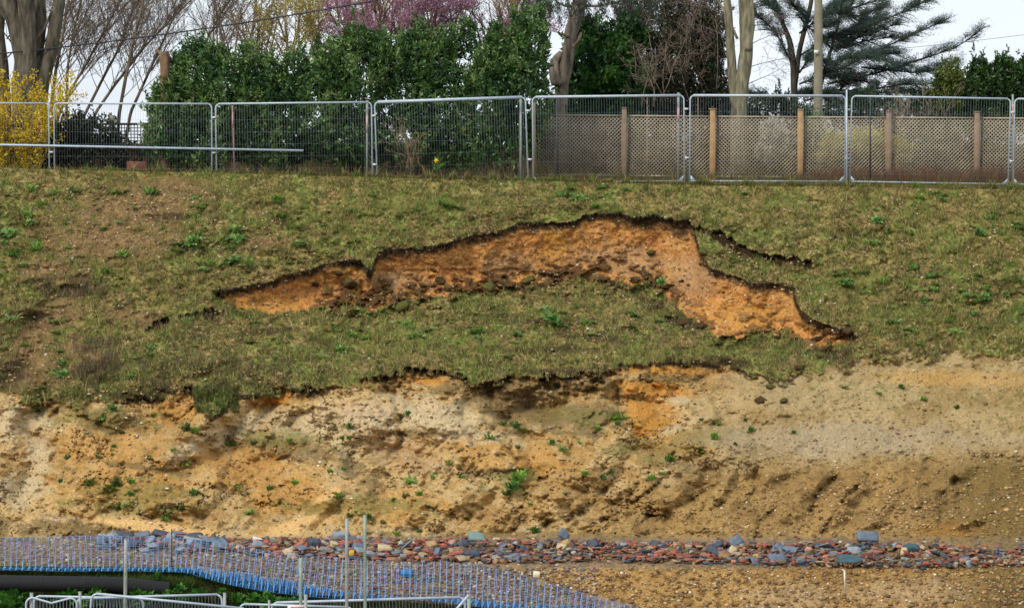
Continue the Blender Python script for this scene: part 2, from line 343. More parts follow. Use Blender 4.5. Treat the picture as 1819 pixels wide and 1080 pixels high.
def soil_colour(px, py, M):
    """albedo (as sRGB/255 photo-like values) for the soil and sward"""
    S = lambda *c: np.array(c, float)
    nx, ny = M['nx'], M['ny']
    n1 = fbm(nx / 60, ny / 60, 4, 81, 0.6); n2 = fbm(nx / 14, ny / 14, 4, 85, 0.65); n3 = fbm(nx / 4.5, ny / 4.5, 3, 91, 0.7); n4 = fbm(nx / 28, ny / 28, 4, 95, 0.6)
    one = np.ones(px.shape)
    def C(*c): return one[..., None] * S(*c)
    # --- turf
    t = C(142, 128, 72)
    t = mixc_(t, C(118, 128, 60), sst(.45, .62, n1))
    t = mixc_(t, C(138, 110, 72), sst(.50, .64, n4) * .8)
    t = mixc_(t, C(78, 66, 40), sst(.55, .62, n2) * .75)
    t = mixc_(t, C(184, 166, 116), sst(.58, .70, n3) * .7)
    t = mixc_(t, C(60, 62, 34), sst(.44, .30, n3) * .75)
    bare = np.zeros(px.shape)
    for b in [(240, 372, 120, 45, -5), (190, 425, 130, 45, 0), (300, 330, 90, 16, 0), (90, 480, 60, 22, 0), (60, 600, 34, 110, 28), (130, 520, 26, 60, 30), (150, 650, 60, 24, -20), (110, 570, 50, 18, -30), (230, 560, 50, 14, 10), (60, 660, 60, 26, -35), (130, 620, 35, 26, -35), (480, 430, 60, 14, 0), (1650, 330, 200, 8, 0)]:
        bare = np.maximum(bare, blob(px, py, *b, soft=.6))
    bc = mixc_(C(128, 102, 70), C(158, 128, 88), sst(.4, .65, n2)); bc = mixc_(bc, C(96, 74, 50), sst(.55, .7, n3) * .7)
    t = mixc_(t, bc, bare * .95)
    dk = np.zeros(px.shape)
    for b in [(130, 515, 62, 13, 0), (175, 652, 45, 16, -15), (20, 668, 40, 22, -40), (240, 700, 60, 12, -8), (50, 560, 40, 8, 0), (970, 570, 90, 7, 0), (1060, 600, 70, 8, 5), (1210, 570, 60, 13, 20), (1170, 545, 60, 6, 25), (980, 620, 120, 8, 0), (860, 560, 60, 5, 0), (470, 590, 70, 6, -5), (1640, 626, 80, 6, 0), (1010, 660, 110, 8, 0), (300, 385, 40, 6, 0), (1290, 640, 60, 8, 10), (1480, 630, 40, 14, 10)]:
        dk = np.maximum(dk, blob(px, py, *b, soft=.6, warp=.8))
    t = mixc_(t, C(66, 54, 38), dk * .75)
    gr = np.zeros(px.shape)
    for b in [(1260, 622, 110, 12, -8), (1130, 640, 60, 8, -8), (380, 715, 40, 28, -10), (1600, 560, 120, 20, 0), (1500, 500, 90, 20, 0), (700, 600, 160, 30, 0), (760, 360, 140, 18, 0)]:
        gr = np.maximum(gr, blob(px, py, *b, soft=.7))
    t = mixc_(t, C(104, 116, 54), gr * .4)
    # --- scar face
    m = M['a']
    s = C(210, 148, 80)
    nv = fbm(px / 40, py / 34, 4, 99, .6)
    s = mixc_(s, C(190, 130, 72), sst(.45, .65, nv))
    s = mixc_(s, C(212, 164, 98), sst(.54, .70, n4) * .7)
    s = mixc_(s, C(146, 98, 58), sst(.58, .72, n2) * .6)
    s = mixc_(s, C(224, 184, 128), sst(.58, .72, n3) * .45)
    s = mixc_(s, C(110, 72, 42), sst(.40, .26, n3) * .5)
    s = mixc_(s, C(176, 114, 58), (1 - sst(0, .4, m)) * .5)
    ylw = blob(px, py, 985, 430, 25, 40) + blob(px, py, 470, 540, 60, 18) + blob(px, py, 1330, 560, 70, 22)+ blob(px, py, 600, 480, 30, 10)
    s = mixc_(s, C(204, 148, 72), np.clip(ylw, 0, 1) * .7)
    gry = blob(px, py, 900, 470, 50, 20) + blob(px, py, 1100, 460, 90, 30) + blob(px, py, 700, 500, 60, 20) + blob(px, py, 1230, 490, 50, 40)
    s = mixc_(s, C(182, 144, 104), np.clip(gry, 0, 1) * .7)
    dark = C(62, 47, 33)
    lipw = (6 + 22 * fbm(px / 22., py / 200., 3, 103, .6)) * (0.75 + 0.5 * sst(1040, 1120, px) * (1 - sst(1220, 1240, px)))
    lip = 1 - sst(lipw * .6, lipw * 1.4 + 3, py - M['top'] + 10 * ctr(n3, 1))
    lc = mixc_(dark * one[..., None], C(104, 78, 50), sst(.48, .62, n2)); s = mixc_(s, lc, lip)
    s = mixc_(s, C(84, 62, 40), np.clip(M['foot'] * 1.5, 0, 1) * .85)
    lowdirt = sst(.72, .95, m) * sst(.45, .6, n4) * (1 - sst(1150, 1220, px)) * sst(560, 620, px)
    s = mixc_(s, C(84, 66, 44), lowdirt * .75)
    # --- lower sand
    w = C(206, 172, 116)
    w = mixc_(w, C(186, 146, 88), sst(.44, .6, n1))
    w = mixc_(w, C(200, 178, 136), sst(.58, .72, n4) * .6)
    w = mixc_(w, C(146, 118, 74), sst(.56, .70, n2) * .6)
    w = mixc_(w, C(206, 184, 138), sst(.60, .74, n3) * .45)
    w = mixc_(w, C(120, 98, 64), sst(.40, .26, n3) * .4)
    w = mixc_(w, C(164, 138, 92), sst(.3, .9, M['clod'] * 2 + .5) * .35)
    def paint(w, col, blobs, k=.8, warp=.6):
        q = np.zeros(px.shape)
        for b in blobs: q = np.maximum(q, blob(px, py, *b, soft=.38, warp=warp * 1.3))
        return mixc_(w, C(*col), q * k)
    w = paint(w, (196, 140, 70), [(440, 835, 110, 40, 10), (200, 790, 90, 40, 0), (230, 860, 120, 40, 0), (480, 715, 40, 12, -20), (860, 810, 60, 30, 20), (520, 890, 90, 30, 0), (300, 730, 60, 25, 0), (740, 672, 60, 8, 0), (700, 900, 90, 30, 0), (1180, 760, 60, 35, 70), (950, 820, 60, 30, 0)], .5)
    w = paint(w, (204, 136, 56), [(1200, 656, 95, 13, 2), (1170, 692, 70, 14, 5), (1150, 745, 40, 36, 0), (1110, 690, 26, 10, 0), (1250, 800, 55, 8, 0), (490, 708, 26, 12, -20), (770, 676, 34, 8, 0)], .68, .6)
    w = paint(w, (208, 188, 150), [(430, 760, 90, 20, -25), (560, 760, 90, 24, 5), (640, 740, 90, 26, 0), (780, 745, 110, 40, 10), (850, 775, 50, 14, 0), (330, 800, 40, 16, -30), (620, 795, 26, 26, 0), (70, 800, 26, 40, 10), (40, 740, 50, 40, 0), (25, 870, 60, 30, 0), (1210, 710, 40, 8, 0), (1200, 760, 50, 8, -20)], .7)
    w = paint(w, (196, 164, 128), [(640, 730, 50, 22, 0), (700, 800, 80, 30, 20), (760, 830, 60, 20, 0)], .4)
    w = paint(w, (112, 94, 62), [(1470, 630, 55, 16, 5), (1360, 625, 60, 12, 0), (900, 715, 90, 35, 15), (850, 690, 80, 12, 0), (1020, 740, 80, 26, 0), (960, 690, 80, 14, 0), (1200, 672, 75, 7, 0), (1060, 685, 50, 12, 0), (1370, 700, 45, 40, 0), (1420, 650, 90, 20, 10), (1500, 660, 60, 12, 10), (540, 800, 60, 18, 5), (200, 750, 50, 20, 0), (80, 940, 140, 14, 0), (180, 945, 60, 12, 0), (900, 735, 50, 20, 40), (1040, 765, 50, 14, 0), (1230, 830, 60, 9, 0), (1130, 955, 400, 12, 0), (1690, 655, 90, 8, 5), (860, 840, 70, 8, 0), (470, 790, 120, 8, 5), (250, 830, 90, 6, 8), (650, 850, 40, 20, 40), (760, 770, 70, 6, 0)], .55, .9)
    # grassy bloom
    w = paint(w, (112, 112, 60), [(170, 740, 110, 20, 5), (1030, 740, 70, 20, 0), (1160, 800, 90, 20, 0), (1560, 700, 200, 22, 3), (1750, 720, 160, 24, 0), (500, 780, 60, 14, 0), (250, 880, 120, 30, 0), (1250, 775, 60, 14, 0), (920, 850, 60, 14, -20), (640, 900, 140, 20, 0)], .45, 1.0)
    # pale fine sand fans at the foot
    w = paint(w, (222, 180, 118), [(270, 935, 100, 11, 6), (540, 930, 80, 14, -14), (470, 955, 60, 6, 0), (370, 950, 50, 8, 12), (600, 870, 60, 8, -30)], .9, .25)
    rr = sst(1150, 1400, px + 0.6 * (py - 700))
    right = mixc_(C(178, 154, 110), C(160, 134, 88), sst(.4, .65, n1)); right = mixc_(right, C(120, 108, 64), sst(.56, .7, n2) * .5 * (1 - sst(760, 800, py)))
    right = mixc_(right, C(190, 176, 144), sst(.60, .74, n3) * .35)
    right = mixc_(right, C(196, 152, 86), blob(px, py, 1700, 672, 150, 16, 2, warp=.6) * .6)
    right = mixc_(right, C(170, 154, 126), blob(px, py, 1500, 780, 280, 34, 0) * .75)
    w = mixc_(w, right, rr * .85)
    brn = mixc_(C(152, 120, 72), C(172, 138, 84), sst(.42, .62, n1)); brn = mixc_(brn, C(108, 84, 50), sst(.54, .7, n2) * .6)
    brn = mixc_(brn, C(196, 166, 112), sst(.62, .76, n3) * .4)
    brn = mixc_(brn, C(110, 92, 52), sst(1560, 1800, px) * .75)
    brn = mixc_(brn, C(150, 106, 50), blob(px, py, 1690, 940, 60, 16) * .6)
    below = sst(-8, 30, py - M['brow'] + 8 * ctr(n2, 2)) * sst(900, 1250, px)
    w = mixc_(w, brn, below * .9)
    w = mixc_(w, C(96, 76, 46), np.clip(M['gul'], 0, 1) * .5)
    w = mixc_(w, C(92, 70, 42), M['crev'] * .4)
    # the ledge and the cut below it
    led = sst(948, 960, py)
    gravel = mixc_(C(156, 130, 96), C(128, 112, 86), sst(.4, .6, n2)); gravel = mixc_(gravel, C(170, 122, 92), sst(.6, .75, n3) * .5)
    w = mixc_(w, gravel, led * (1 - sst(1400, 1819, px) * .5))
    cut = sst(1006, 1014, py)
    cc = mixc_(C(156, 120, 70), C(176, 138, 82), sst(.4, .6, n1)); cc = mixc_(cc, C(96, 72, 42), sst(.52, .68, n2) * .7); cc = mixc_(cc, C(206, 182, 136), sst(.60, .74, n3) * .5)
    cc = mixc_(cc, C(186, 160, 122), (blob(px, py, 1400, 1060, 80, 26) + blob(px, py, 1620, 1050, 120, 26)) .clip(0, 1) * .6)
    cc = mixc_(cc, C(84, 74, 44), sst(1600, 1800, px) * .5)
    w = mixc_(w, cc, cut * sst(820, 960, px - (py - 1010) * 2))
    dirtg = mixc_(C(58, 58, 34), C(44, 40, 28), sst(.4, .6, n2))
    ditch = sst(0, 6, py - np.interp(px, [-5000, 0, 300, 400, 560, 700, 870, 900], [1014, 1014, 1012, 1030, 1052, 1066, 1075, 1300]))
    w = mixc_(w, dirtg, ditch)
    # --- combine
    wS = sst(-3, 5, py - M['toe'] + 16 * ctr(n2, 1) * sst(1300, 1400, px))
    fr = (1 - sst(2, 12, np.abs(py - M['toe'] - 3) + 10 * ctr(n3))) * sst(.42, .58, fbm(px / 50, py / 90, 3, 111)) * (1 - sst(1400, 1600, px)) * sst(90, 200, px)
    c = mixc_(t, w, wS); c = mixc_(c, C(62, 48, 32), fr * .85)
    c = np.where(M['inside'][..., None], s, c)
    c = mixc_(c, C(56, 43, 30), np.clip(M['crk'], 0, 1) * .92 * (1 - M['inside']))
    turfness = np.where(M['inside'], 0, (1 - wS)) * (1 - bare * .75) * (1 - np.clip(M['crk'], 0, 1)) * (1 - dk * .6)
    return c, turfness, ditch

ALB = 0.78        # picture value -> albedo
def build_ground():
    cols = np.concatenate([np.linspace(-5000, -700, 12), np.linspace(-640, -64, 60), np.arange(-60, 1882, 1.75), np.linspace(1890, 2480, 60), np.linspace(2560, 7000, 12)])
    # rows from the crest downwards
    v = np.linspace(0, 1, 446)
    lowr = np.concatenate([np.linspace(1088, 1361, 26)])
    PX = np.broadcast_to(cols[None, :], (len(v) + len(lowr), len(cols))).copy()
    cr = crest(cols)[None, :]
    PY = np.concatenate([cr + v[:, None] * (1085.0 - cr), np.broadcast_to(lowr[:, None], (len(lowr), len(cols)))])
    D, M = terrain(PX, PY)
    c, turf, ditch = soil_colour(PX, PY, M)
    W = P(PX, PY, D)
    inner = np.abs(PX - 909.5) < 1600
    # plateau behind the crest, near rows first
    ys = np.array([60.12, 60.3, 60.6, 61, 61.6, 62.4, 63.4, 64.6, 66, 68, 71, 76, 84, 96, 120, 180, 320, 700, 1600, 3500.])
    zc = P(cols, crest(cols), 60.0)[:, 2]; zb = np.interp(cols, *FENCE_Z)
    Wp = []; Cp = []
    for y in ys[::-1]:
        k = float(sst(60.0, 60.75, np.array(y)))
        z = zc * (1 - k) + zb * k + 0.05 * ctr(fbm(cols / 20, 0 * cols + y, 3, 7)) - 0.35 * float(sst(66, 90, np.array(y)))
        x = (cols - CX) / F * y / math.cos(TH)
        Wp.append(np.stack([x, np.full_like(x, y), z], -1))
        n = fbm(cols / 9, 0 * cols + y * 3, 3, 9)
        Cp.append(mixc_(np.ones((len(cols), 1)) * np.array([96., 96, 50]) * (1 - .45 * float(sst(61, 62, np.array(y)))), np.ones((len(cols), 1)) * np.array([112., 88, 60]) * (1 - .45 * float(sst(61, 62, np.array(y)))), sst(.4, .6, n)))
    # pit floor in front, widening towards and behind the camera
    Wf = []; Cf = []
    xl = W[-1, :, 0]
    for y in (41.5, 40, 37, 32, 24, 12, 0, -20, -60.):
        z = -8.35 - 0.25 * float(sst(42, 40, np.array(y))) + 0.06 * ctr(fbm(cols / 30, 0 * cols + y, 3, 8))
        Wf.append(np.stack([xl, np.full_like(xl, y), z], -1)); Cf.append(np.ones((len(cols), 3)) * np.array([118., 96, 66]))
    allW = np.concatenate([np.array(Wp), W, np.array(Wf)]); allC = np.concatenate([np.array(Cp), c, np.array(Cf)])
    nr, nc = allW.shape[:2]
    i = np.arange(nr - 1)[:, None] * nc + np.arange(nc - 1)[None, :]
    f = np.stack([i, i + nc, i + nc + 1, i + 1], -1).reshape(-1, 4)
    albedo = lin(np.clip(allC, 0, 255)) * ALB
    me = mesh_np("ground", allW.reshape(-1, 3), f, cols=albedo.reshape(-1, 3), smooth=False)
    m = mat("soil_and_turf", rough=0.95, attr="Col", var=0.35, vscale=26.0, bump=0.55, bscale=22.0, spec=0.0)
    o = obj("ground", me, m); tag(o, kind='structure')
    return cols, PX, PY, D, turf, W
G_cols, G_PX, G_PY, G_D, G_turf, G_W = build_ground()

# quick lookup of ground for any place in the picture
def gD(px, py): return terrain(np.atleast_1d(np.asarray(px, float)), np.atleast_1d(np.asarray(py, float)))
def gp(px, py, lift=0.0):
    D, _ = gD(px, py); p = P(np.atleast_1d(px), np.atleast_1d(py), D); p[:, 2] += lift
    return p
def gp1(px, py, lift=0.0): return tuple(float(v) for v in gp(px, py, lift)[0])
# ================================================================ SWARD, STONES, WEEDS
def scatter(n, x0, x1, y0, y1, rs):
    return rs.uniform(x0, x1, n), rs.uniform(y0, y1, n)

def blades(name, base, height, width, lean, cols, rs, kind_label=None, matname="grass_blades", sub=0.25):
    n = len(base)
    a = rs.uniform(0, 2 * math.pi, n); la = rs.uniform(0, 2 * math.pi, n)
    side = np.stack([np.cos(a), np.sin(a), 0 * a], 1) * width[:, None] / 2
    ln = np.stack([np.cos(la), np.sin(la), 0 * a], 1) * (lean * height)[:, None]
    up = np.stack([0 * a, 0 * a, height], 1)
    m0 = base + 0.55 * up + 0.35 * ln; t = base + up + ln
    V = np.stack([base - side, base + side, m0 + side * .8, t, m0 - side * .8], 1).reshape(-1, 3)
    i = np.arange(n)[:, None] * 5
    F4 = i + np.array([[0, 1, 2, 4]]); F3 = i + np.array([[4, 2, 3]])
    me = mesh_np(name, V, [F4, F3], cols=np.repeat(cols, 5, axis=0))
    o = obj(name, me, mat(matname, rough=0.7, attr="Col", var=0.1, sub=sub)); return o

rs = np.random.RandomState(5)
# --- turf: short tussocky grass over the sward
n = 420000
px, py = scatter(n, -60, 1880, 296, 790, rs)
py = np.maximum(py, crest(px) - 1)
D, M = terrain(px, py); c, turf, dit = soil_colour(px, py, M)
dens = fbm(px / 15, py / 8, 4, 201, .6)
keep = (turf > rs.rand(n)) & (dens > 0.34 + 0.18 * rs.rand(n)) & (py < M['toe'] + 4)
px, py, D, c, dens = px[keep], py[keep], D[keep], c[keep], dens[keep]
rel = py - crest(px)
base = P(px, py, D - 0.0); base[:, 2] -= 0.008
hue = (.5 * fbm(px / 40, py / 18, 4, 207, .6) + .5 * fbm(px / 7, py / 4.5, 2, 209, .6))[:, None]; rr_ = rs.rand(len(px), 1)
pal = np.array([[84., 118, 44], [118, 128, 56], [176, 162, 104], [124, 98, 62], [78, 92, 40]])
k = np.clip((hue - .32) * 3.0 + (rr_ - .5) * .9, 0, .999)[:, 0]
pi = (k * 4); lo = pi.astype(int); fr_ = (pi - lo)[:, None]
gc = pal[lo] * (1 - fr_) + pal[np.minimum(lo + 1, 4)] * fr_
h = rs.gamma(2.2, 0.020, len(px)) + 0.015; h *= 0.7 + 1.1 * (dens - .4) + 1.3 * sst(.56, .68, fbm(px / 9, py / 6, 2, 211))
g = blades("turf_grass", base, h, rs.uniform(.006, .014, len(px)), rs.uniform(.2, 1.1, len(px)), lin(gc) * 1.0, rs)
tag(g, kind='stuff')
# --- long dead grass over the left foot of the turf
def patch_blades(name, spots, pal, h0, h1, w0, w1, seed, sub=.25, lean=(.1, .5), step=None):
    r = np.random.RandomState(seed); B = []; Hh = []; Cc = []
    for (x0, x1, y0, y1, n_) in spots:
        a = r.uniform(x0, x1, n_); b = r.uniform(y0, y1, n_)
        kk = fbm(a / 12, b / 7, 3, seed) > .45
        a, b = a[kk], b[kk]
        B.append(gp(a, b)); Hh.append(r.uniform(h0, h1, len(a))); Cc.append(np.array(pal, float)[r.randint(0, len(pal), len(a))] * r.uniform(.8, 1.15, (len(a), 1)))
    B = np.concatenate(B); Hh = np.concatenate(Hh); Cc = np.concatenate(Cc)
    o = blades(name, B, Hh, r.uniform(w0, w1, len(B)), r.uniform(*lean, len(B)), lin(np.clip(Cc, 0, 255)) * .75, r, sub=sub)
    return tag(o, kind='stuff')
patch_blades("dry_grass", [(240, 520, 640, 690, 2600), (130, 210, 600, 690, 2400), (90, 430, 600, 700, 3000), (70, 190, 495, 530, 1600), (0, 60, 640, 700, 500), (270, 400, 560, 600, 600), (1340, 1520, 600, 660, 900), (350, 430, 660, 700, 500)],
             [(136, 118, 92), (110, 92, 70), (92, 74, 58), (150, 136, 104), (104, 96, 58)], .05, .17, .004, .009, 31)
patch_blades("lush_grass", [(345, 425, 690, 735, 2600), (645, 665, 455, 486, 300), (100, 330, 702, 716, 500)], [(84, 104, 40), (66, 92, 34), (104, 112, 48)], .06, .14, .006, .012, 33)
# --- roots and turf fringe hanging over the broken edges
def fringe(name, curves, seed, n_per=3.5):
    r = np.random.RandomState(seed); B = []
    for xs, ys, off in curves:
        n_ = int((xs[-1] - xs[0]) * n_per); a = r.uniform(xs[0], xs[-1], n_); b = np.interp(a, xs, ys)
        j = 10 * (fbm(a / 14.0, b / 60.0, 3, 21, 0.6) - 0.5) + 7 * (fbm(a / 50.0, b / 200, 2, 27) - 0.5)
        kf = fbm(a / 20, 0 * a, 3, seed + 3) > .42; a, b, j = a[kf], b[kf], j[kf]; n_ = len(a)
        b = b + off * j - r.uniform(-3, 4, n_)
        B.append(gp(a, b))
    B = np.concatenate(B); n_ = len(B)
    ang = r.uniform(-.5, .5, n_); ln = r.uniform(.03, .12, n_)
    tip = B + np.stack([np.sin(ang) * ln * .6, -r.uniform(.02, .07, n_), -ln * r.uniform(.2, 1, n_)], 1)
    side = np.stack([np.full(n_, .007), 0 * ang, 0 * ang], 1)
    V = np.stack([B - side, B + side, tip], 1).reshape(-1, 3)
    cc = np.array([[62, 48, 34], [84, 66, 44], [96, 94, 50], [52, 40, 28]], float)[r.randint(0, 4, n_)]
    me = mesh_np(name, V, np.arange(3 * n_).reshape(-1, 3), cols=np.repeat(lin(cc) * .75, 3, axis=0))
    return tag(obj(name, me, mat("grass_blades", rough=.7, attr="Col", var=.1, sub=.25)), kind='stuff')
fringe("root_fringe", [(TOP[0], TOP[1], 1.0), (TOE[0][4:12], TOE[1][4:12], 1.3), (TOE[0][17:21], TOE[1][17:21], 1.3)], 41)

# --- small pale flints and crumbs: countless
ICO = None
def ico():
    t = (1 + 5 ** .5) / 2
    v = np.array([(-1, t, 0), (1, t, 0), (-1, -t, 0), (1, -t, 0), (0, -1, t), (0, 1, t), (0, -1, -t), (0, 1, -t), (t, 0, -1), (t, 0, 1), (-t, 0, -1), (-t, 0, 1)], float)
    v /= np.linalg.norm(v[0])
    f = np.array([(0, 11, 5), (0, 5, 1), (0, 1, 7), (0, 7, 10), (0, 10, 11), (1, 5, 9), (5, 11, 4), (11, 10, 2), (10, 7, 6), (7, 1, 8), (3, 9, 4), (3, 4, 2), (3, 2, 6), (3, 6, 8), (3, 8, 9), (4, 9, 5), (2, 4, 11), (6, 2, 10), (8, 6, 7), (9, 8, 1)])
    return v, f
IV, IF = ico()
def pebbles(name, pts, size, cols, r, label=None):
    n_ = len(pts)
    sc_ = np.stack([size * r.uniform(.7, 1.4, n_), size * r.uniform(.7, 1.4, n_), size * r.uniform(.5, 1.0, n_)], 1)
    V = IV[None] * sc_[:, None, :] * r.uniform(.75, 1.2, (n_, 12, 1))
    a = r.uniform(0, 6.28, n_); ca, sa = np.cos(a)[:, None], np.sin(a)[:, None]
    V = np.stack([V[..., 0] * ca - V[..., 1] * sa, V[..., 0] * sa + V[..., 1] * ca, V[..., 2]], -1) + pts[:, None, :]
    Fc = (np.arange(n_)[:, None, None] * 12 + IF[None]).reshape(-1, 3)
    me = mesh_np(name, V.reshape(-1, 3), Fc, cols=np.repeat(cols, 12, axis=0))
    o = obj(name, me, mat("stone_chips", rough=.8, attr="Col", var=.15, vscale=40))
    return tag(o, kind='stuff')
def stone_field(name, spots, size, pal, seed, ymax=None):
    r = np.random.RandomState(seed); X = []; Y = []
    for (x0, x1, y0, y1, n_) in spots:
        X.append(r.uniform(x0, x1, n_)); Y.append(r.uniform(y0, y1, n_))
    X = np.concatenate(X); Y = np.concatenate(Y); Y = np.maximum(Y, crest(X) + 3)
    if ymax: kk = Y < np.interp(X, *ymax) + r.uniform(-3, 5, len(X)); X, Y = X[kk], Y[kk]
    pts = gp(X, Y); pal = np.array(pal, float); n_ = len(X)
    s_ = size[0] + (size[1] - size[0]) * r.rand(n_) ** 3
    pts[:, 2] += s_ * .25
    c_ = pal[r.randint(0, len(pal), n_)] * r.uniform(.82, 1.1, (n_, 1))
    return pebbles(name, pts, s_, lin(np.clip(c_, 0, 250)) * .85, r)
stone_field("flint_chips", [(-50, 1870, 320, 660, 4200), (100, 420, 330, 460, 900), (660, 1500, 400, 600, 900), (1100, 1330, 440, 600, 500), (-50, 300, 700, 950, 900), (1250, 1819, 800, 955, 900), (300, 1300, 660, 950, 900), (870, 1870, 1010, 1085, 1500)],
            (.008, .032), [(196, 182, 154), (218, 206, 182), (182, 160, 124), (194, 166, 120), (150, 124, 88), (164, 140, 104)], 51)
stone_field("soil_crumbs", [(380, 1520, 400, 610, 2600), (-50, 1250, 660, 955, 2600), (1150, 1870, 660, 955, 1100), (1300, 1870, 860, 955, 1500), (860, 1870, 1008, 1085, 2500), (-50, 500, 330, 700, 2500)],
            (.008, .045), [(160, 124, 78), (140, 108, 70), (182, 146, 94), (124, 96, 62)], 53)
stone_field("rubble_gravel", [(-60, 870, 955, 1080, 17000), (860, 1060, 1008, 1085, 1500), (-60, 1870, 956, 1008, 3500)],
            (.008, .040), [(150, 112, 92), (132, 124, 112), (166, 146, 112), (104, 94, 84), (140, 96, 78), (184, 172, 150), (104, 108, 114), (140, 114, 80), (120, 94, 66)], 55, ymax=([-80, 300, 400, 560, 700, 870, 871, 2000], [1013, 1013, 1028, 1050, 1064, 1075, 1200, 1200]))

# --- clods of turf and dark soil under the scar and on the slope: lumpy soil pieces, each a thing
def lump_mesh(seed, cols, squash=.6):
    r = np.random.RandomState(seed)
    v = IV.copy(); f = IF
    for _ in range(2):
        e = {}; nv = list(v); nf = []
        def mid(a, b):
            k = (min(a, b), max(a, b))
            if k not in e:
                p = nv[a] + nv[b]; nv.append(p / np.linalg.norm(p)); e[k] = len(nv) - 1
            return e[k]
        for a, b, c in f:
            x, y, z = mid(a, b), mid(b, c), mid(c, a); nf += [(a, x, z), (x, b, y), (z, y, c), (x, y, z)]
        v = np.array(nv); f = np.array(nf)
    rad = 0.45 + 1.2 * (fbm(v[:, 0] * 2 + 5, v[:, 1] * 2 + v[:, 2] * 1.3 + 9, 4, seed, .6))
    v = v * rad[:, None] * np.array([1, .8, squash])
    cc = np.array(cols, float); k = sst(.42, .58, fbm(v[:, 0] * 4, v[:, 2] * 4 + v[:, 1] * 3, 3, seed + 1)); 
    top = sst(.05, .35, v[:, 2])[:, None]
    c = (cc[0] * (1 - k[:, None]) + cc[1] * k[:, None]) * (1 - top) + cc[2] * top
    return mesh_np("clod", v, f, cols=lin(c) * .75)
clodm = mat("turf_clod", rough=.95, attr="Col", var=.3, vscale=6, bump=.6, bscale=9, spec=.1)
CL = [lump_mesh(s, [(78, 58, 38), (104, 78, 50), (96, 98, 48) if s % 2 else (88, 68, 44)]) for s in (61, 62, 63, 64)]
clods = [(752, 508, .16), (782, 500, .2), (800, 515, .26), (838, 508, .17), (868, 512, .2), (892, 508, .24), (938, 500, .22), (966, 508, .2), (600, 486, .18), (560, 506, .14), (620, 505, .2), (655, 524, .18), (1158, 450, .14), (1186, 510, .2),
         (1148, 503, .12), (990, 476, .16), (1065, 458, .1), (770, 480, .12), (1128, 500, .2), (1090, 507, .22), (1460, 632, .2), (1440, 624, .14), (1330, 596, .16), (1365, 582, .15), (1380, 600, .14), (1450, 604, .2), (1488, 600, .2), (1505, 588, .15), (1470, 620, .2), (1500, 628, .24),
         (715, 545, .2), (640, 540, .18), (690, 520, .14), (1215, 575, .2), (1180, 560, .18), (1245, 580, .16), (1285, 520, .08), (1210, 500, .08), (1370, 690, .2), (1352, 712, .16), (1392, 712, .16), (1420, 655, .2), (1250, 448, .14), (1245, 470, .1)]
for i, (x, y, s_) in enumerate(clods):
    o = obj("turf_clod", CL[i % 4]); o.location = gp1(x, y, s_ * .05); s2 = s_ * R.uniform(.5, .85); o.scale = (s2 * R.uniform(.9, 1.4), s2, s2 * .8); o.rotation_euler = (R.uniform(-.4, .4), R.uniform(-.4, .4), R.uniform(0, 6))
    if not CL[i % 4].materials: CL[i % 4].materials.append(clodm)
    if y < 535 and x < 720: z = "at the left end of the orange scar"
    elif y < 535 and x < 1000: z = "along the foot of the tall orange scar"
    elif y < 535 and x < 1260: z = "on the right half of the tall orange scar"
    elif y < 640 and x < 1300: z = "in the hollow between the slipped turf and the scar"
    elif y < 640: z = "heaped at the lower right end of the scar"
    else: z = "on the sandy slope below the right end of the scar"
    tag(o, "dark lump of fallen turf " + z, "turf clod", "fallen clods " + z)

# --- leafy weeds
def rosette(seed, n_, rad, pal, up=.35, lw=.25):
    r = np.random.RandomState(seed); V = []; Fc = []; Cc = []
    for k in range(n_):
        a = r.uniform(0, 6.28); L_ = rad * r.uniform(.5, 1.1); e = r.uniform(.1, 1.2) * up * 3
        bx = r.uniform(-.35, .35, 2) * rad
        d = np.array([math.cos(a) * math.cos(e), math.sin(a) * math.cos(e), math.sin(e)]); s_ = np.array([-math.sin(a), math.cos(a), 0]) * L_ * lw
        p0 = np.array([bx[0], bx[1], 0]); p1 = p0 + d * L_ * .55 + [0, 0, L_ * .1]; p2 = p0 + d * L_ + [0, 0, -L_ * .1]
        V += [p0, p1 - s_, p1 + s_, p2]; i = 4 * k; Fc += [(i, i + 1, i + 2), (i + 1, i + 3, i + 2)]
        c = np.array(pal[r.randint(0, len(pal))], float) * r.uniform(.8, 1.2); Cc += [c] * 4
    return mesh_np("weed", np.array(V), np.array(Fc), cols=lin(np.clip(Cc, 0, 255)) * .75)
weedm = mat("weed_leaf", rough=.5, attr="Col", var=.15, sub=.3)
GP = [(146, 184, 76), (126, 170, 70), (160, 186, 82), (128, 172, 88)]
BP = [(124, 170, 60), (104, 150, 52), (140, 176, 74)]
WD = [rosette(71 + i, 52 + 10 * (i % 3), .17, [GP, [(138, 168, 80), (120, 154, 70), (156, 176, 96)], [(130, 172, 92), (146, 180, 100), (116, 160, 76)]][i % 3], up=.26 + .1 * (i % 2), lw=.10 + .03 * (i % 3)) for i in range(6)]
WS_ = [rosette(81 + i, 60, .13, [BP, [(92, 134, 56), (74, 116, 48), (110, 144, 64)], [(110, 138, 70), (84, 112, 60), (130, 140, 76)]][i], up=.5, lw=.12) for i in range(3)]
for m_ in WD + WS_: m_.materials.append(weedm)
WZ = [("on the bank around the bare earth at the left", (0, 470, 335, 480)), ("between the fence and the scar's left end", (330, 660, 345, 480)), ("on the turf above the tall scar", (640, 1240, 335, 375)),
      ("on the turf right of the scar", (1450, 1819, 380, 615)), ("on the slipped turf below the scar", (420, 1180, 545, 640)), ("on the turf right below the trellis", (1240, 1819, 345, 400)), ("on the lower left turf", (0, 300, 540, 690))]
cnts = [46, 46, 24, 80, 60, 22, 22]
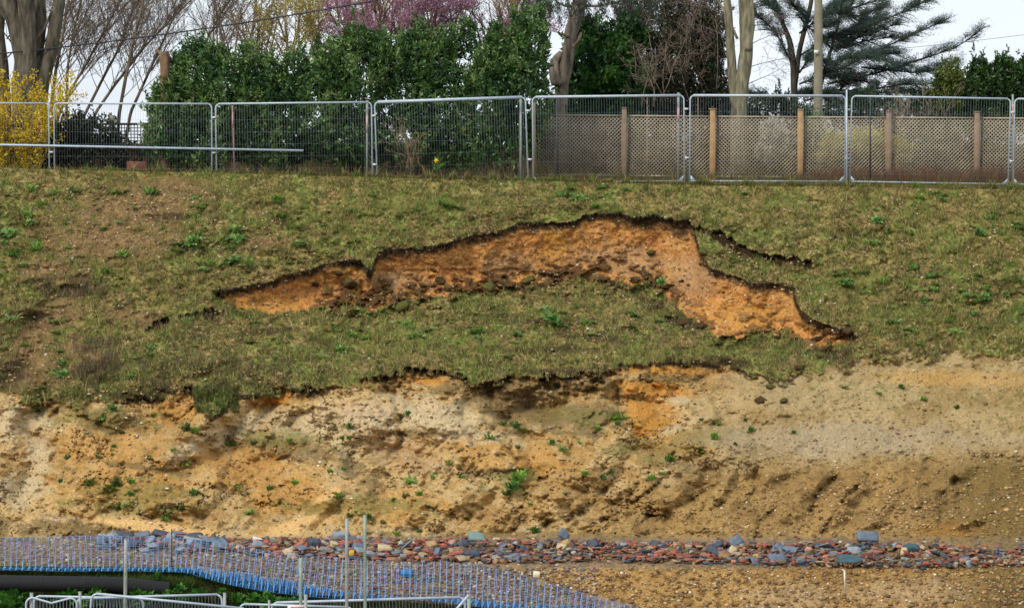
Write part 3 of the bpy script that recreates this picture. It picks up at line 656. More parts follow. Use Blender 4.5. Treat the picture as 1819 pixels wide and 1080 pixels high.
listed = [(50, 385, 1.5), (52, 402, 1.4), (12, 418, 1.3), (65, 445, 1.5), (28, 448, 1), (268, 346, 1.2), (345, 385, 1), (418, 412, 1.4), (418, 428, 1.4), (492, 362, 1.3), (496, 388, 1.4), (340, 434, 1.2), (520, 408, 1), (530, 438, 1.2), (415, 465, 1.3), (440, 470, 1.1), (190, 486, 1.3), (982, 576, 1.8), (625, 598, 1.3), (1140, 515, 1.4), (1500, 508, 1.3), (1570, 505, 1.2), (740, 600, 1.1), (1175, 505, 1)]
for i, (x, y, s_) in enumerate(listed):
    z = "on the turf"
    o = obj("leafy_weed", WD[i % 6]); o.location = gp1(x, y); s_ *= 1.25; o.scale = (s_ * .9, s_ * .9, s_ * .8); o.rotation_euler = (.3, 0, R.uniform(0, 6))
    tag(o, "one of the largest spreading clumps of leafy weed on the turf", "weed", "larger weed clumps on the turf")
for (z, (x0, x1, y0, y1)), n_ in zip(WZ, cnts):
    k = 0
    while k < n_:
        x = R.uniform(x0, x1); y = R.uniform(y0, y1); _, M1 = gD(x, y)
        if M1['inside'][0] or y > M1['toe'][0] - 8 or M1['crk'][0] > .2 or vnoise(np.array([x / 34]), np.array([y / 20]), 222)[0] < .5: continue
        k += 1; s_ = .35 + .9 * R.random() ** 2
        o = obj("leafy_weed", WD[R.randrange(6)]); o.location = gp1(x, y); o.scale = (s_ * R.uniform(.9, 1.5), s_, s_ * R.uniform(.5, .9)); o.rotation_euler = (.3, 0, R.uniform(0, 6))
        tag(o, "small green leafy weed " + z, "weed", "weeds " + z)
sandw = [(325, 825, 1.2), (345, 880, 1.1), (330, 765, 1.5), (345, 768, 1.2), (308, 800, .8), (205, 862, 1.5), (195, 870, 1.2), (108, 857, .9), (160, 862, 1), (232, 858, .9), (232, 880, .8), (210, 905, 1.2), (225, 900, 1), (300, 915, 1.3), (318, 905, 1.2), (292, 925, .8), (445, 913, 1.2), (440, 880, .6), (60, 728, 1.3), (200, 730, 1.2), (180, 745, 1),
         (920, 855, 1.5), (910, 870, 1.6), (902, 880, 1.3), (930, 845, 1.2), (725, 738, 1.1), (622, 762, 1.1), (620, 780, .8), (728, 858, 1), (720, 885, 1), (745, 880, 1), (700, 890, .8), (820, 850, 1), (850, 842, .9), (925, 770, 1.4), (915, 760, 1.2), (1100, 745, 1.2), (1098, 755, 1), (1070, 852, 1.2), (1085, 842, 1.1), (1000, 800, .9), (1045, 865, .8), (1040, 845, .8), (1190, 820, 1.2), (1245, 805, 1.2), (1270, 777, 1.2), (1335, 767, .9), (1325, 748, .8), (1275, 755, .9),
         (950, 947, 1.1), (990, 688, 1), (515, 785, .9), (415, 790, .9), (450, 790, .9), (525, 860, .9), (480, 870, 1), (420, 870, .9), (600, 885, 1), (265, 815, .8), (120, 815, .8), (870, 780, .9), (655, 920, .9), (680, 930, .8), (610, 835, .8), (770, 848, .7), (745, 945, .7), (705, 950, .8), (1410, 770, .7), (1560, 700, .8), (1640, 712, .8), (1600, 690, .8), (1700, 725, .8), (1500, 690, .8)]
for _ in range(90):
    x = R.choice([R.uniform(90, 560), R.uniform(560, 960), R.uniform(900, 1300), R.uniform(1000, 1350)]); y = R.uniform(725, 940)
    if vnoise(np.array([x / 45]), np.array([y / 30]), 223)[0] > .48 and not (1180 < x and y > 820): sandw.append((x, y, R.uniform(.35, .95)))
for i, (x, y, s_) in enumerate(sandw):
    z = "on the left part of the sandy slope" if x < 500 else "on the middle of the sandy slope" if x < 860 else "on the sandy slope right of the middle" if x < 1300 else "on the pale slope at the right"
    o = obj("grass_tuft", WS_[i % 3] if i % 4 else WD[i % 4]); o.location = gp1(x, y); s_ *= R.uniform(.8, 1.15); o.scale = (s_ * 1.1, s_, s_); o.rotation_euler = (.2, 0, R.uniform(0, 6))
    tag(o, "bright green tuft " + z, "grass tuft", "tufts " + z)
# ================================================================ SITE FENCE ON THE CREST
galv = mat("galvanised_steel", (172, 184, 194), rough=.55, metal=.2, var=.15, vscale=12, spec=.5)
galv_old = mat("weathered_tube", (142, 146, 140), rough=.6, metal=.2, var=.25, vscale=10, bump=.2)
wire = mat("panel_wire", (128, 138, 144), rough=.5, metal=.4)
def arc(cx, cz, r, a0, a1, n=6):
    return [(cx + r * math.cos(a0 + (a1 - a0) * i / n), 0, cz + r * math.sin(a0 + (a1 - a0) * i / n)) for i in range(n + 1)]
def heras(label, loc, W=3.47, H=1.93, rot=(0, 0, 0), group=None, sag=0.0, pitch=.055, rtop=.024, wr=.0017, gus=True, z_low=0.04):
    t = empty("mesh_fence_panel", label, "fence panel", loc, group, rot)
    r = .10; pi = math.pi
    loop = [(0, 0, -.10), (0, 0, H - r)] + arc(r, H - r, r, pi, pi / 2)[1:]
    mid = [(W / 2, 0, H - sag)] if sag else []
    loop += mid + arc(W - r, H - r, r, pi / 2, 0) + [(W, 0, -.10)]
    mb = MB(); mb.tube(loop, .0175, 8); mb.make("side_tubes", galv, t, smooth=True)
    if sag == 0:
        mb = MB(); mb.tube([(r * .7, -.004, H), (W - r * .7, -.004, H)], rtop, 8); mb.make("top_rail", galv, t, smooth=True)
    mb = MB(); mb.tube([(0.02, 0, z_low), (W - .02, 0, z_low)], .017, 8); mb.make("bottom_rail", galv, t, smooth=True)
    if gus:
        mb = MB()
        for x, sgn in ((.02, 1), (W - .02, -1)):
            mb.add([(x, -.004, z_low), (x + .13 * sgn, -.004, z_low), (x, -.004, z_low + .13), (x, .004, z_low), (x + .13 * sgn, .004, z_low), (x, .004, z_low + .13)], [np.array([(0, 1, 2), (5, 4, 3)]), np.array([(0, 3, 4, 1), (1, 4, 5, 2), (2, 5, 3, 0)])])
        mb.make("corner_plate", galv, t)
    mb = MB(); ps = []; n = int(W / pitch)
    for i in range(1, n):
        x = W * i / n; zt = H - (sag * (1 - abs(2 * x / W - 1)) if sag else 0) - (.05 if x < r or x > W - r else 0)
        ps.append(np.array([(x, -.018, z_low), (x, -.018, zt)]))
    mb.tubes(ps, [wr] * len(ps), 4)
    ps = [np.array([(.02, -.014, z), (W - .02, -.014, z)]) for z in np.arange(.22, H - .1 - sag, .27)]
    mb.tubes(ps, [wr * .8] * len(ps), 4); mb.make("wire_mesh", wire, t)
    return t
def clip(name_parent, x, z):
    mb = MB(); mb.box((x, -.01, z), (.085, .05, .045)); o = mb.make("clip", mat("clip_steel", (196, 200, 196), rough=.5, metal=.3), name_parent)
FY = 60.8
bx = [-480, -195, 91, 380, 666, 943, 1221, 1506, 1797, 2082]
tr = [184, 184, 184, 185, 182, 173, 170, 171, 176, 178]
desc = ["outside the frame", "in front of the yellow forsythia at the far left", "between the forsythia and the left end of the laurel hedge", "in front of the left half of the laurel hedge", "in front of the right half of the laurel hedge, with the thickest top rail",
        "in front of the first two bays of trellis and the gnarled tree", "in front of the trellis below the twin-stemmed trunk", "in front of the trellis and the pale yellow shrub, third from the right end", "last one at the right edge of the picture", "x"]
labels = {1: "mesh fence panel in front of the yellow forsythia at the far left", 2: "mesh fence panel right of the forsythia, with the reddish block at its foot",
          3: "mesh fence panel before the hedge, where the long low steel tube ends", 4: "mesh fence panel with the thickest sloping top rail, yellow flower behind it",
          5: "mesh fence panel in front of the gnarled trunk and the trellis's left end", 6: "mesh fence panel in front of the twin-stemmed trunk and the utility pole",
          7: "mesh fence panel on the crest right of the utility pole, before the yellow shrub", 8: "mesh fence panel on the crest cut off by the right edge of the picture"}
for i in range(1, 9):
    a, b = bx[i], bx[i + 1]; gap = 4.5
    pl = P(a + gap, tr[i], FY); pr = P(b - gap, tr[i + 1], FY)
    W_ = float(pr[0] - pl[0]); ang = -math.atan2(float(pr[2] - pl[2]), W_)
    H_ = 1.93
    t = heras(labels[i], (float(pl[0]), FY, float(pl[2]) - H_), W=W_, H=H_, rot=(0, ang, 0), group="mesh fence panels along the crest", rtop=.036 if i in (4,) else .030 if i in (5, 6) else .022, pitch=.058)
    clip(t, W_ + .055, H_ - .30); clip(t, W_ + .055, .55 + .3 * (i < 3))
# stakes and scaffold tubes behind the panels
def stake(label, px, y0, y1, r, m, Y=61.0, tape=None, lean=0, base=330):
    p1 = np.array(pt(px + lean, y0, Y)); p0 = np.array(pt(px, base, Y)); p0[2] = min(p0[2], -.15)
    e = empty("fence_stake", label, "stake", tuple(p0)); mb = MB(org=p0); mb.tube([p0, (p0 + p1) / 2, p1], r, 8); mb.make("pole", m, e, smooth=True)
    if tape:
        a = np.array(pt(px + lean * .9, tape[0], Y - r)); b = np.array(pt(px + lean * .9, tape[1], Y - r))
        mb = MB(org=p0); mb.box(((a + b) / 2 + [0.0, -.012, 0]), (r * 1.7, .012, abs(a[2] - b[2]))); mb.make("warning_tape", mat("red_white_tape", tape[2], rough=.5), e)
    return e
darkp = mat("dark_tube", (58, 60, 60), rough=.6, var=.2)
stake("thin grey stake with faded pink tape right beside a panel joint near the hedge's left", 384, 190, 310, .014, galv_old, tape=(194, 212, (206, 160, 160)))
stake("thin leaning pinkish stake in front of the left part of the laurel hedge", 417, 188, 300, .016, mat("faded_pink", (150, 116, 110), rough=.7), lean=-4, tape=(200, 226, (196, 140, 136)))
stake("grey tube with pink tape beside the panel joint before the hedge's middle", 652, 179, 316, .026, galv_old, tape=(205, 236, (214, 150, 158)))
stake("thick grey tube standing before the right end of the laurel hedge", 925, 173, 320, .028, galv_old)
stake("brownish tube just right of the panel joint where the trellis begins", 949, 182, 318, .030, mat("brown_tube", (120, 104, 88), rough=.7), Y=61.2)
stake("thin dark tube standing before the base of the gnarled tree", 990, 176, 320, .022, darkp)
stake("grey tube with red tape beside the panel joint between gnarled and twin trunks", 1205, 165, 320, .028, galv_old, tape=(192, 216, (200, 120, 120)))
stake("thin dark tube in front of the pale yellow shrub and the trellis", 1546, 170, 306, .018, darkp)
stake("grey tube wrapped with long red and white tape at the far right", 1799, 168, 326, .024, galv_old, tape=(186, 220, (216, 110, 120)))
# short steel leg standing proud of the panel joint
stake("steel joint tube standing taller than the panels, just right of the utility pole", 1504, 160, 336, .020, galv, Y=60.72)
# horizontal scaffold tube across the left panels
a = np.array(pt(-300, 252, FY - .06)); b = np.array(pt(539, 268, FY - .06))
mb = MB(org=a); mb.tube([a, (a + b) / 2, b], .026, 8); o = mb.make("scaffold_tube", galv, smooth=True); o.location = tuple(a)
tag(o, "long horizontal steel tube fixed low across the left mesh panels, ending before the hedge", "scaffold tube")

# ================================================================ TRELLIS FENCE
TY = 64.2
wood = mat("weathered_slats", (170, 156, 132), rough=.85, var=.3, vscale=5, bump=.3)
woodp = [mat("new_timber_post", (172, 136, 92), rough=.8, var=.3, vscale=4, bump=.3, bscale=14), mat("grey_timber_post", (140, 118, 96), rough=.85, var=.3, vscale=4, bump=.3, bscale=14), mat("orange_timber_post", (166, 122, 70), rough=.8, var=.25, vscale=4, bump=.3)]
def lattice_mesh(W_, H_, pitch=.062, sw=.021, diag=True):
    mb = MB()
    for s_, yy in ((1, 0), (-1, .009)):
        c = -H_
        while c < W_ + H_:
            # line x = c + s*z clipped to the frame
            if s_ > 0: z0, z1 = max(0, -c), min(H_, W_ - c)
            else: z0, z1 = max(0, c - W_), min(H_, c)
            if z1 - z0 > .03:
                x0 = c + s_ * z0; x1 = c + s_ * z1; L_ = math.hypot(x1 - x0, z1 - z0)
                mb.box(((x0 + x1) / 2, yy, (z0 + z1) / 2), (L_, .008, sw), ry=-math.atan2(z1 - z0, x1 - x0) if s_ > 0 else math.atan2(z1 - z0, -(x1 - x0)) )
            c += pitch * math.sqrt(2)
    return mb
posts = [(952, 203, 2), (1109, 193, 1), (1266, 195, 0), (1422, 196, 0), (1579, 199, 1), (1736, 200, 1), (1893, 201, 1)]
lat_me = None
wb = [-0.06 for _ in posts]
def trellis_top(px): return float(np.interp(px, [950, 1266, 1819, 1900], [203, 206, 209, 210]))
tfo = pt(1380, 300, TY); tfo = (tfo[0], TY, -.25)
tf = empty("trellis_fence", "long weathered diamond trellis fence with square timber posts behind the mesh panels", "trellis", tfo)
for i in range(6):
    a, b = posts[i][0], posts[i + 1][0]
    pl = np.array(pt(a + 4, trellis_top(a), TY)); pr = np.array(pt(b - 4, trellis_top(b), TY)); W_ = float(pr[0] - pl[0]); H_ = 1.42
    ang = -math.atan2(float(pr[2] - pl[2]), W_)
    if lat_me is None:
        lo = lattice_mesh(W_, H_ - .05).make("lattice_panel", wood, tf); lat_me = lo.data; W0 = W_
    else:
        lo = obj("lattice_panel", lat_me, wood, tf)
    lo.scale = (W_ / W0, 1, 1); lo.rotation_euler = (0, ang, 0); lo.location = (float(pl[0]) - tfo[0], 0, float(pl[2]) - H_ - tfo[2])
    mb = MB(); mb.box((W0 / 2, 0, H_ - .018), (W0, .035, .036)); mb.box((W0 / 2, 0, .0), (W0, .035, .036)); mb.box((.012, 0, H_ / 2 - .02), (.024, .033, H_ - .05)); mb.box((W0 - .012, 0, H_ / 2 - .02), (.024, .033, H_ - .05)); mb.make("frame", wood, lo)
pl_ = [None, "grey brown post", "new pale timber post with a flat cap", "bright orange-brown post", "weathered grey post", "slim grey post"]
for i, (x, y, mi) in enumerate(posts[:6]):
    p1 = np.array(pt(x, y, TY - .05)); p0 = p1.copy(); p0[2] = -.25; hgt = p1[2] - p0[2]; w_ = .045 if i == 0 else .125 if i in (2, 3) else .115
    mb = MB(); mb.box((0, 0, hgt / 2), (w_, w_, hgt)); o = mb.make("post", woodp[mi], tf); o.location = tuple(p0 - np.array(tfo))
    if pl_[i]: o['label'] = pl_[i]
    bv = o.modifiers.new("bevel", 'BEVEL'); bv.width = .008
    mb = MB(); mb.box((0, 0, hgt + .012), (w_ + (.05 if i == 2 else .012), w_ + .03, .026)); mb.make("cap", woodp[mi], o)
# old square trellis at the left with concrete-grey post
p0 = np.array(pt(205, 300, 64.5)); p0[2] = -.2
e = empty("trellis_fence", "old square-grid trellis with sky showing through, between the ivy and the laurel", "trellis", tuple(p0))
mb = MB()
for k in range(-24, 14): mb.box((k * .075, 0, .75), (.02, .012, 1.5))
for k in range(20): mb.box((-.4, .013, .05 + k * .075), (2.9, .012, .02))
mb.box((-.4, -.002, 1.5), (2.95, .04, .04)); mb.make("grid", mat("dark_slats", (84, 72, 58), rough=.9), e)
q0 = np.array(pt(199, 300, 64.35)); q0[2] = -.25; dq = q0 - p0; p0 = q0
mb = MB(); top_ = float(pt(199, 205, 64.35)[2]) - p0[2]; mb.box((0, 0, top_ / 2), (.14, .12, top_)); o = mb.make("post", mat("concrete_post", (140, 132, 116), rough=.9, var=.2, bump=.3), e)
o.location = tuple(dq)
mb = MB(); mb.box((-.03, 0, top_ + .03), (.07, .08, .06)); mb.make("cap", mat("concrete_post"), o)
# brick-red block
mb = MB(); mb.box((0, 0, 0), (.42, .24, .22), ry=.04); o = mb.make("brick_block", mat("brick_red", (128, 78, 66), rough=.9, var=.3, vscale=14, bump=.5)); o.location = tuple(np.array(pt(242, 296, 61.1))); bv = o.modifiers.new("bevel", 'BEVEL'); bv.width = .012
o.rotation_euler = (0, 0, .2)
tag(o, "reddish brick block lying on the crest behind the left fence panel", "block")
# ================================================================ RUBBLE STRIP
def shard(seed, dims, rough=.12, cut=True):
    """broken block: a subdivided box with broken corners"""
    r = np.random.RandomState(seed); bm_v = []
    n = 4; g = np.linspace(-1, 1, n); V = {}; vs = []; fs = []
    def vid(p):
        k = tuple(np.round(p, 4))
        if k not in V: V[k] = len(vs); vs.append(np.array(p, float))
        return V[k]
    for ax in range(3):
        for s_ in (-1, 1):
            for i in range(n - 1):
                for j in range(n - 1):
                    q = []
                    for a, b in ((i, j), (i + 1, j), (i + 1, j + 1), (i, j + 1)):
                        p = [0, 0, 0]; p[ax] = s_; p[(ax + 1) % 3] = g[a]; p[(ax + 2) % 3] = g[b]; q.append(vid(p))
                    fs.append(q if s_ > 0 else q[::-1])
    vs = np.array(vs); 
    for _ in range(3 if cut else 1):      # knock corners off with random planes
        d = r.normal(size=3); d /= np.linalg.norm(d); h_ = r.uniform(.95, 1.35)
        t = np.maximum(0, vs @ d - h_); vs = vs - t[:, None] * d
    vs = vs + r.uniform(-rough, rough, vs.shape) * .5
    return vs * np.array(dims) / 2, np.array(fs)
kinds = {
 "brick_piece": dict(m=[mat("brick_orange_red", (160, 96, 74), rough=.9, var=.35, vscale=20, bump=.4), mat("brick_dull_red", (142, 80, 68), rough=.9, var=.35, vscale=20, bump=.4), mat("brick_pinkish", (168, 132, 112), rough=.9, var=.3, vscale=20, bump=.4)], d=[(.21, .10, .055), (.13, .10, .05), (.12, .08, .045), (.18, .08, .05)], lab="broken red brick piece", cat="brick piece"),
 "slate_piece": dict(m=[mat("slate_blue_grey", (96, 106, 118), rough=.6, var=.25, vscale=12, bump=.2), mat("slate_dark", (66, 72, 82), rough=.6, var=.25, vscale=12, bump=.2), mat("slate_pale", (128, 136, 142), rough=.7, var=.25, vscale=12, bump=.2)], d=[(.28, .20, .018), (.20, .18, .02), (.26, .13, .03), (.17, .15, .05)], lab="flat blue-grey slate or concrete piece", cat="slate piece"),
 "stone_piece": dict(m=[mat("rubble_stone", (184, 164, 128), rough=.9, var=.25, vscale=14, bump=.4), mat("rubble_grey", (160, 158, 150), rough=.9, var=.25, vscale=14, bump=.4), mat("rubble_yellow", (168, 138, 94), rough=.9, var=.25, vscale=14, bump=.4)], d=[(.13, .10, .08), (.10, .09, .07), (.16, .11, .09)], lab="pale broken stone", cat="stone")}
for kname, K in kinds.items():
    K['me'] = []
    for di, d in enumerate(K['d']):
        v, f = shard(300 + di + 10 * len(kname), d, rough=.16 if kname != "slate_piece" else .10)
        for m_ in K['m']:
            me = mesh_np(kname, v, f); me.materials.append(m_); K['me'].append(me)
rub_top = ([170, 250, 330, 420, 480, 560, 700, 860, 1000, 1100, 1250, 1400, 1540, 1700, 1830], [955, 951, 953, 966, 962, 962, 965, 963, 965, 968, 968, 970, 968, 975, 978])
rub_bot = ([170, 250, 330, 420, 480, 560, 700, 860, 1000, 1100, 1250, 1400, 1540, 1700, 1830], [975, 985, 985, 985, 990, 992, 1000, 1002, 1000, 1000, 1002, 1006, 1012, 1010, 1008])
zones = [(0, 445, "under the blue netting at the left"), (445, 612, "left of the two tall poles"), (612, 860, "from the tall poles to the netting's upper edge"), (860, 1150, "in the middle of the long strip"), (1150, 1450, "right of the middle of the long strip"), (1450, 1900, "in the right end of the long strip")]
def zone(x): return next(z for a, b, z in zones if a <= x < b)
rr = np.random.RandomState(91)
cand = []
for i in range(255):
    x = rr.uniform(172, 1828) if i > 20 else rr.uniform(172, 430)
    y0, y1 = np.interp(x, *rub_top), np.interp(x, *rub_bot)
    y = y0 + (y1 - y0) * rr.rand() ** 1.0
    pk = [.42, .43, .15] if x > 430 else [.22, .70, .08]
    kn = ["brick_piece", "slate_piece", "stone_piece"][rr.choice(3, p=pk)]
    cand.append((x, y, kn))
cand.sort(key=lambda c: c[1])
for (x, y, kn) in cand:
    K = kinds[kn]; o = obj(kn, K['me'][rr.randint(len(K['me']))]); s_ = rr.uniform(.45, 1.15) * (1.0 if x < 1650 else .8)
    y0, y1 = np.interp(x, *rub_top), np.interp(x, *rub_bot); piled = .05 + .10 * math.sin(math.pi * min(1, max(0, (y1 - y) / (y1 - y0 + 1e-6))))
    o.location = gp1(x, y, piled * rr.uniform(.1, .8)); o.scale = (s_,) * 3; o.rotation_euler = (rr.normal(0.6, .4), rr.normal(0, .35), rr.uniform(-1.2, 1.2))
    tag(o, K['lab'] + " " + zone(x), K['cat'], K['cat'] + "s " + zone(x))
# the larger pieces one can point to
def special(kn, mi, dims, x, y, rot, label, lift=.05, cat=None, m=None, seed=1):
    v, f = shard(seed + 500, dims, rough=.10); me = mesh_np(kn, v, f); me.materials.append(m or kinds[kn]['m'][mi]); o = obj(kn, me)
    o.location = gp1(x, y, lift); o.rotation_euler = rot; return tag(o, label, cat or kinds[kn]['cat'])
special("slate_piece", 0, (.36, .18, .06), 1541, 969, (.9, .05, .1), "large flat blue-grey slab standing highest on the rubble strip at the right", .16)
special("slate_piece", 1, (.40, .2, .06), 1508, 1004, (.5, .0, -.1), "big dark teal-grey slab at the rubble's lower edge above the short white stake", .10, m=mat("slate_teal", (58, 84, 88), rough=.6, var=.3), seed=2)
special("slate_piece", 0, (.32, .2, .06), 1382, 1002, (.7, .1, .5), "long blue-grey slab tilted at the lower edge of the rubble strip, right part", .08, seed=3)
special("slate_piece", 0, (.22, .18, .05), 1307, 974, (1.0, -.5, .4), "upright pointed blue-grey slab at the rubble's top edge, right of the middle", .12, seed=4)
special("slate_piece", 0, (.2, .16, .05), 1002, 962, (1.0, .7, .2), "pointed grey slab on top of the rubble near the middle of the picture", .12, seed=5)
special("stone_piece", 1, (.20, .16, .15), 636, 982, (.2, .3, .2), "round grey boulder just right of the left tall pole", .08, m=kinds["slate_piece"]['m'][0], seed=6)
special("stone_piece", 0, (.24, .16, .13), 684, 984, (.2, .1, .2), "large pale yellow sandstone right of the second tall pole", .08, seed=7)
special("stone_piece", 2, (.08, .07, .16), 624, 992, (.1, .1, .2), "small bright yellow stone just behind the left tall pole", .06, m=mat("yellow_ochre", (214, 160, 60), rough=.8), seed=8)
special("slate_piece", 2, (.30, .14, .09), 606, 962, (.3, -.15, .1), "long pale grey block on top of the rubble left of the tall poles", .12, seed=9)
special("stone_piece", 1, (.2, .17, .16), 557, 974, (.2, .2, .3), "dark rounded boulder on the rubble left of the tall poles", .08, m=kinds["slate_piece"]['m'][1], seed=10)
special("brick_piece", 0, (.24, .10, .065), 530, 978, (.3, -.7, .2), "whole orange brick lying steeply tilted, left of the tall poles", .09, seed=11)
special("slate_piece", 1, (.26, .18, .12), 838, 992, (.2, .05, .1), "dark grey block at the lower rubble edge near the netting's right shoulder", .07, seed=12)
special("slate_piece", 2, (.28, .2, .07), 846, 966, (.6, .1, .1), "pale slab with a greenish tint on top of the rubble near the middle", .12, m=mat("slate_green", (112, 132, 124), rough=.7), seed=13)
special("slate_piece", 0, (.24, .2, .12), 1620, 984, (.3, .3, .3), "single teal grey block right of the highest slab", .1, m=mat("slate_teal"), seed=14)
special("stone_piece", 1, (.2, .08, .05), 459, 964, (.2, .25, .3), "long white piece at the rubble's top, right of the sand fan", .06, m=mat("white_piece", (216, 212, 204), rough=.6), cat="rubble piece", seed=15)
special("slate_piece", 0, (.2, .13, .1), 722, 1022, (.4, .1, .1), "bright blue block on the gravel under the netting, right of the tall poles", .04, m=mat("blue_block", (56, 112, 160), rough=.6), cat="block", seed=16)
special("stone_piece", 0, (.11, .1, .1), 953, 1024, (.2, .1, .1), "pale yellow-white flint on the brown cut near the netting's right end", .03, m=mat("pale_flint", (214, 206, 176), rough=.7), seed=17)
for q, (x, y, w_) in enumerate([(205, 964, .3), (222, 958, .34), (252, 958, .3), (286, 956, .34), (318, 957, .3), (346, 960, .28), (375, 968, .34), (240, 972, .26), (300, 970, .28), (352, 974, .26), (392, 978, .26)]):
    o = special("slate_piece", q % 2, (w_ * .85, .16, .03), x, y, (.35, R.uniform(-.2, .2), R.uniform(-.3, .3)), "large dark blue roofing slate in the heap behind the netting at the left", .09, seed=20 + q); o['group'] = "large slates behind the netting"
# remaining small rubble: hundreds of crumbs between the pieces
r = np.random.RandomState(97); V = []; Fq = []; Cc = []; n0 = 0
X = np.concatenate([r.uniform(172, 1828, 1500), r.uniform(430, 1560, 900)]); Y = np.interp(X, *rub_top) + (np.interp(X, *rub_bot) - np.interp(X, *rub_top)) * r.rand(len(X)); pts = gp(X, Y, .03)
pal = np.array([(160, 92, 72), (140, 80, 66), (168, 118, 94), (150, 86, 70), (92, 100, 110), (70, 76, 84), (122, 126, 126), (164, 146, 114), (110, 86, 60), (144, 116, 76), (124, 96, 64)], float)
bv, bf = zip(*[shard(400 + i, d, rough=.12) for i, d in enumerate([(.10, .06, .035), (.13, .09, .014), (.07, .05, .04), (.15, .08, .02)])])
for i in range(len(X)):
    v = bv[i % 4] * r.uniform(.6, 1.3); a, b_ = r.uniform(0, 6.28), r.normal(.2, .5)
    v = np.stack([v[:, 0], v[:, 1] * math.cos(b_) - v[:, 2] * math.sin(b_), v[:, 1] * math.sin(b_) + v[:, 2] * math.cos(b_)], 1)
    v = np.stack([v[:, 0] * math.cos(a) - v[:, 1] * math.sin(a), v[:, 0] * math.sin(a) + v[:, 1] * math.cos(a), v[:, 2]], 1)
    V.append(v + pts[i] + [0, 0, r.uniform(0, .05)]); Fq.append(bf[i % 4] + n0); n0 += len(v); c_ = pal[r.randint(len(pal))] * r.uniform(.8, 1.15); Cc.append(np.repeat([c_], len(v), 0))
me = mesh_np("rubble_fill", np.concatenate(V), np.concatenate(Fq), cols=lin(np.clip(np.concatenate(Cc), 0, 250)) * .85)
tag(obj("rubble_fill", me, mat("stone_chips")), kind='stuff')

# ================================================================ BLUE PLASTIC NETTING
top_c = ([-80, 0, 180, 250, 330, 400, 440, 500, 600, 700, 800, 860, 930, 1000, 1100, 1180], [955, 955, 951, 953, 956, 963, 972, 984, 990, 992, 994, 1004, 1022, 1044, 1070, 1092])
bot_c = ([-80, 0, 120, 250, 330, 400, 470, 540, 600, 680, 760, 830, 880, 960, 1100, 1180], [1011, 1012, 1014, 1014, 1016, 1036, 1050, 1058, 1063, 1064, 1066, 1074, 1082, 1090, 1100, 1110])
def net_pt(px, v):
    y0 = np.interp(px, *top_c); y1 = np.interp(px, *bot_c); wob = 2.0 * ctr(fbm(px / 30, v * 2.0, 3, 301), 2)
    py = y0 + (y1 - y0) * v + wob * v * .5
    D, _ = gD(px, py); Ds, _ = gD(px, np.full_like(px, 0) + y0)
    off = .10 + .12 * np.sin(np.pi * v) * (.6 + .8 * fbm(px / 60, v, 3, 303)) + .10 * v
    return P(px, py, np.minimum(D - off, 44.9))
neto = pt(400, 1010, 44); net = empty("netting_barrier", "blue plastic safety netting sagging along the foot of the bank", "netting", neto)
blue = mat("net_blue", (110, 152, 200), rough=.5, var=.3, vscale=3, sub=.2); blue2 = mat("net_blue_pale", (134, 176, 226), rough=.6, var=.25, vscale=3)
ps = []; rad = []
xs = np.arange(-78, 1176, 10.9)
for x in xs:
    for dx in (-1.3, 1.3):
        v = np.linspace(0, 1, 9); lean = np.interp(x, [0, 250, 330, 560, 640, 860, 1100], [0, 2, -9, -9, -2, -4, -3]); 
        px = x + dx * np.sin(np.pi * np.minimum(v * 1.2, 1)) + lean * v + R.uniform(-1, 1) + 4 * ctr(float(fbm(np.array([x / 40]), np.array([1.]), 3, 305)[0]), 2) * v; ps.append(net_pt(px, v)); rad.append(.0027)
mb = MB(org=neto); mb.tubes(ps, rad, 4); mb.make("upright_strands", blue2, net)
ps = []; rad = []
px = np.linspace(-78, 1176, 500)
for v in np.linspace(0, 1, 15):
    ps.append(net_pt(px, np.full_like(px, v))); rad.append(.0022 if v > 0 else .0035)
mb = MB(org=neto); mb.tubes(ps, rad, 4); mb.make("cross_strands", blue, net)
# folded bottom hem: doubled netting that reads as a solid blue band
hem_h = ([-80, 0, 250, 330, 380, 440, 520, 560, 620, 700, 800, 850, 960, 1180], [5, 5, 6, 8, 18, 24, 22, 18, 12, 5, 6, 10, 16, 20])
hx = np.linspace(-78, 1176, 700); rows = []
for k, v in enumerate(np.linspace(0, 1, 6)):
    y1 = np.interp(hx, *bot_c); hh = np.interp(hx, *hem_h); rip = np.sin(hx / 10.9 * 2 * np.pi + 2 * fbm(hx / 50, 0 * hx, 2, 307))
    py = y1 - hh * (1 - v) + 0.8 * ctr(fbm(hx / 8, 0 * hx + v, 2, 311), 2)
    D, _ = gD(hx, py); rows.append(P(hx, py, np.minimum(D - .22 - .05 * rip * v - .04 * v, 44.85)))
H = np.array(rows); nr, nc = H.shape[:2]; i = np.arange(nr - 1)[:, None] * nc + np.arange(nc - 1)[None]; f = np.stack([i, i + nc, i + nc + 1, i + 1], -1)
solid = fbm(hx[:-1][None] / 6.0 + np.arange(nr - 1)[:, None] * 3.3, np.arange(nr - 1)[:, None] * 2.7 + 0 * hx[:-1][None], 2, 313) > .47
f = f[solid]
ps = []
for x in xs:
    hh = float(np.interp(x, *hem_h)); y1 = float(np.interp(x, *bot_c)); 
    for dx in (-2.2, 1.2):
        v = np.linspace(0, 1, 5); p_x = x + dx * (1 - v) - 3.5 * v; py = y1 - hh * (1.15 - 1.15 * v); D, _ = gD(p_x, py); ps.append(P(p_x, py, np.minimum(D - .30, 44.8)))
mb = MB(); mb.tubes(ps, [.006] * len(ps), 4); hv = np.concatenate([H.reshape(-1, 3)] + mb.V) - np.array(neto); q = np.concatenate(mb.F[4]) + H.reshape(-1, 3).shape[0]; tri = np.concatenate(mb.F[3]) + H.reshape(-1, 3).shape[0]
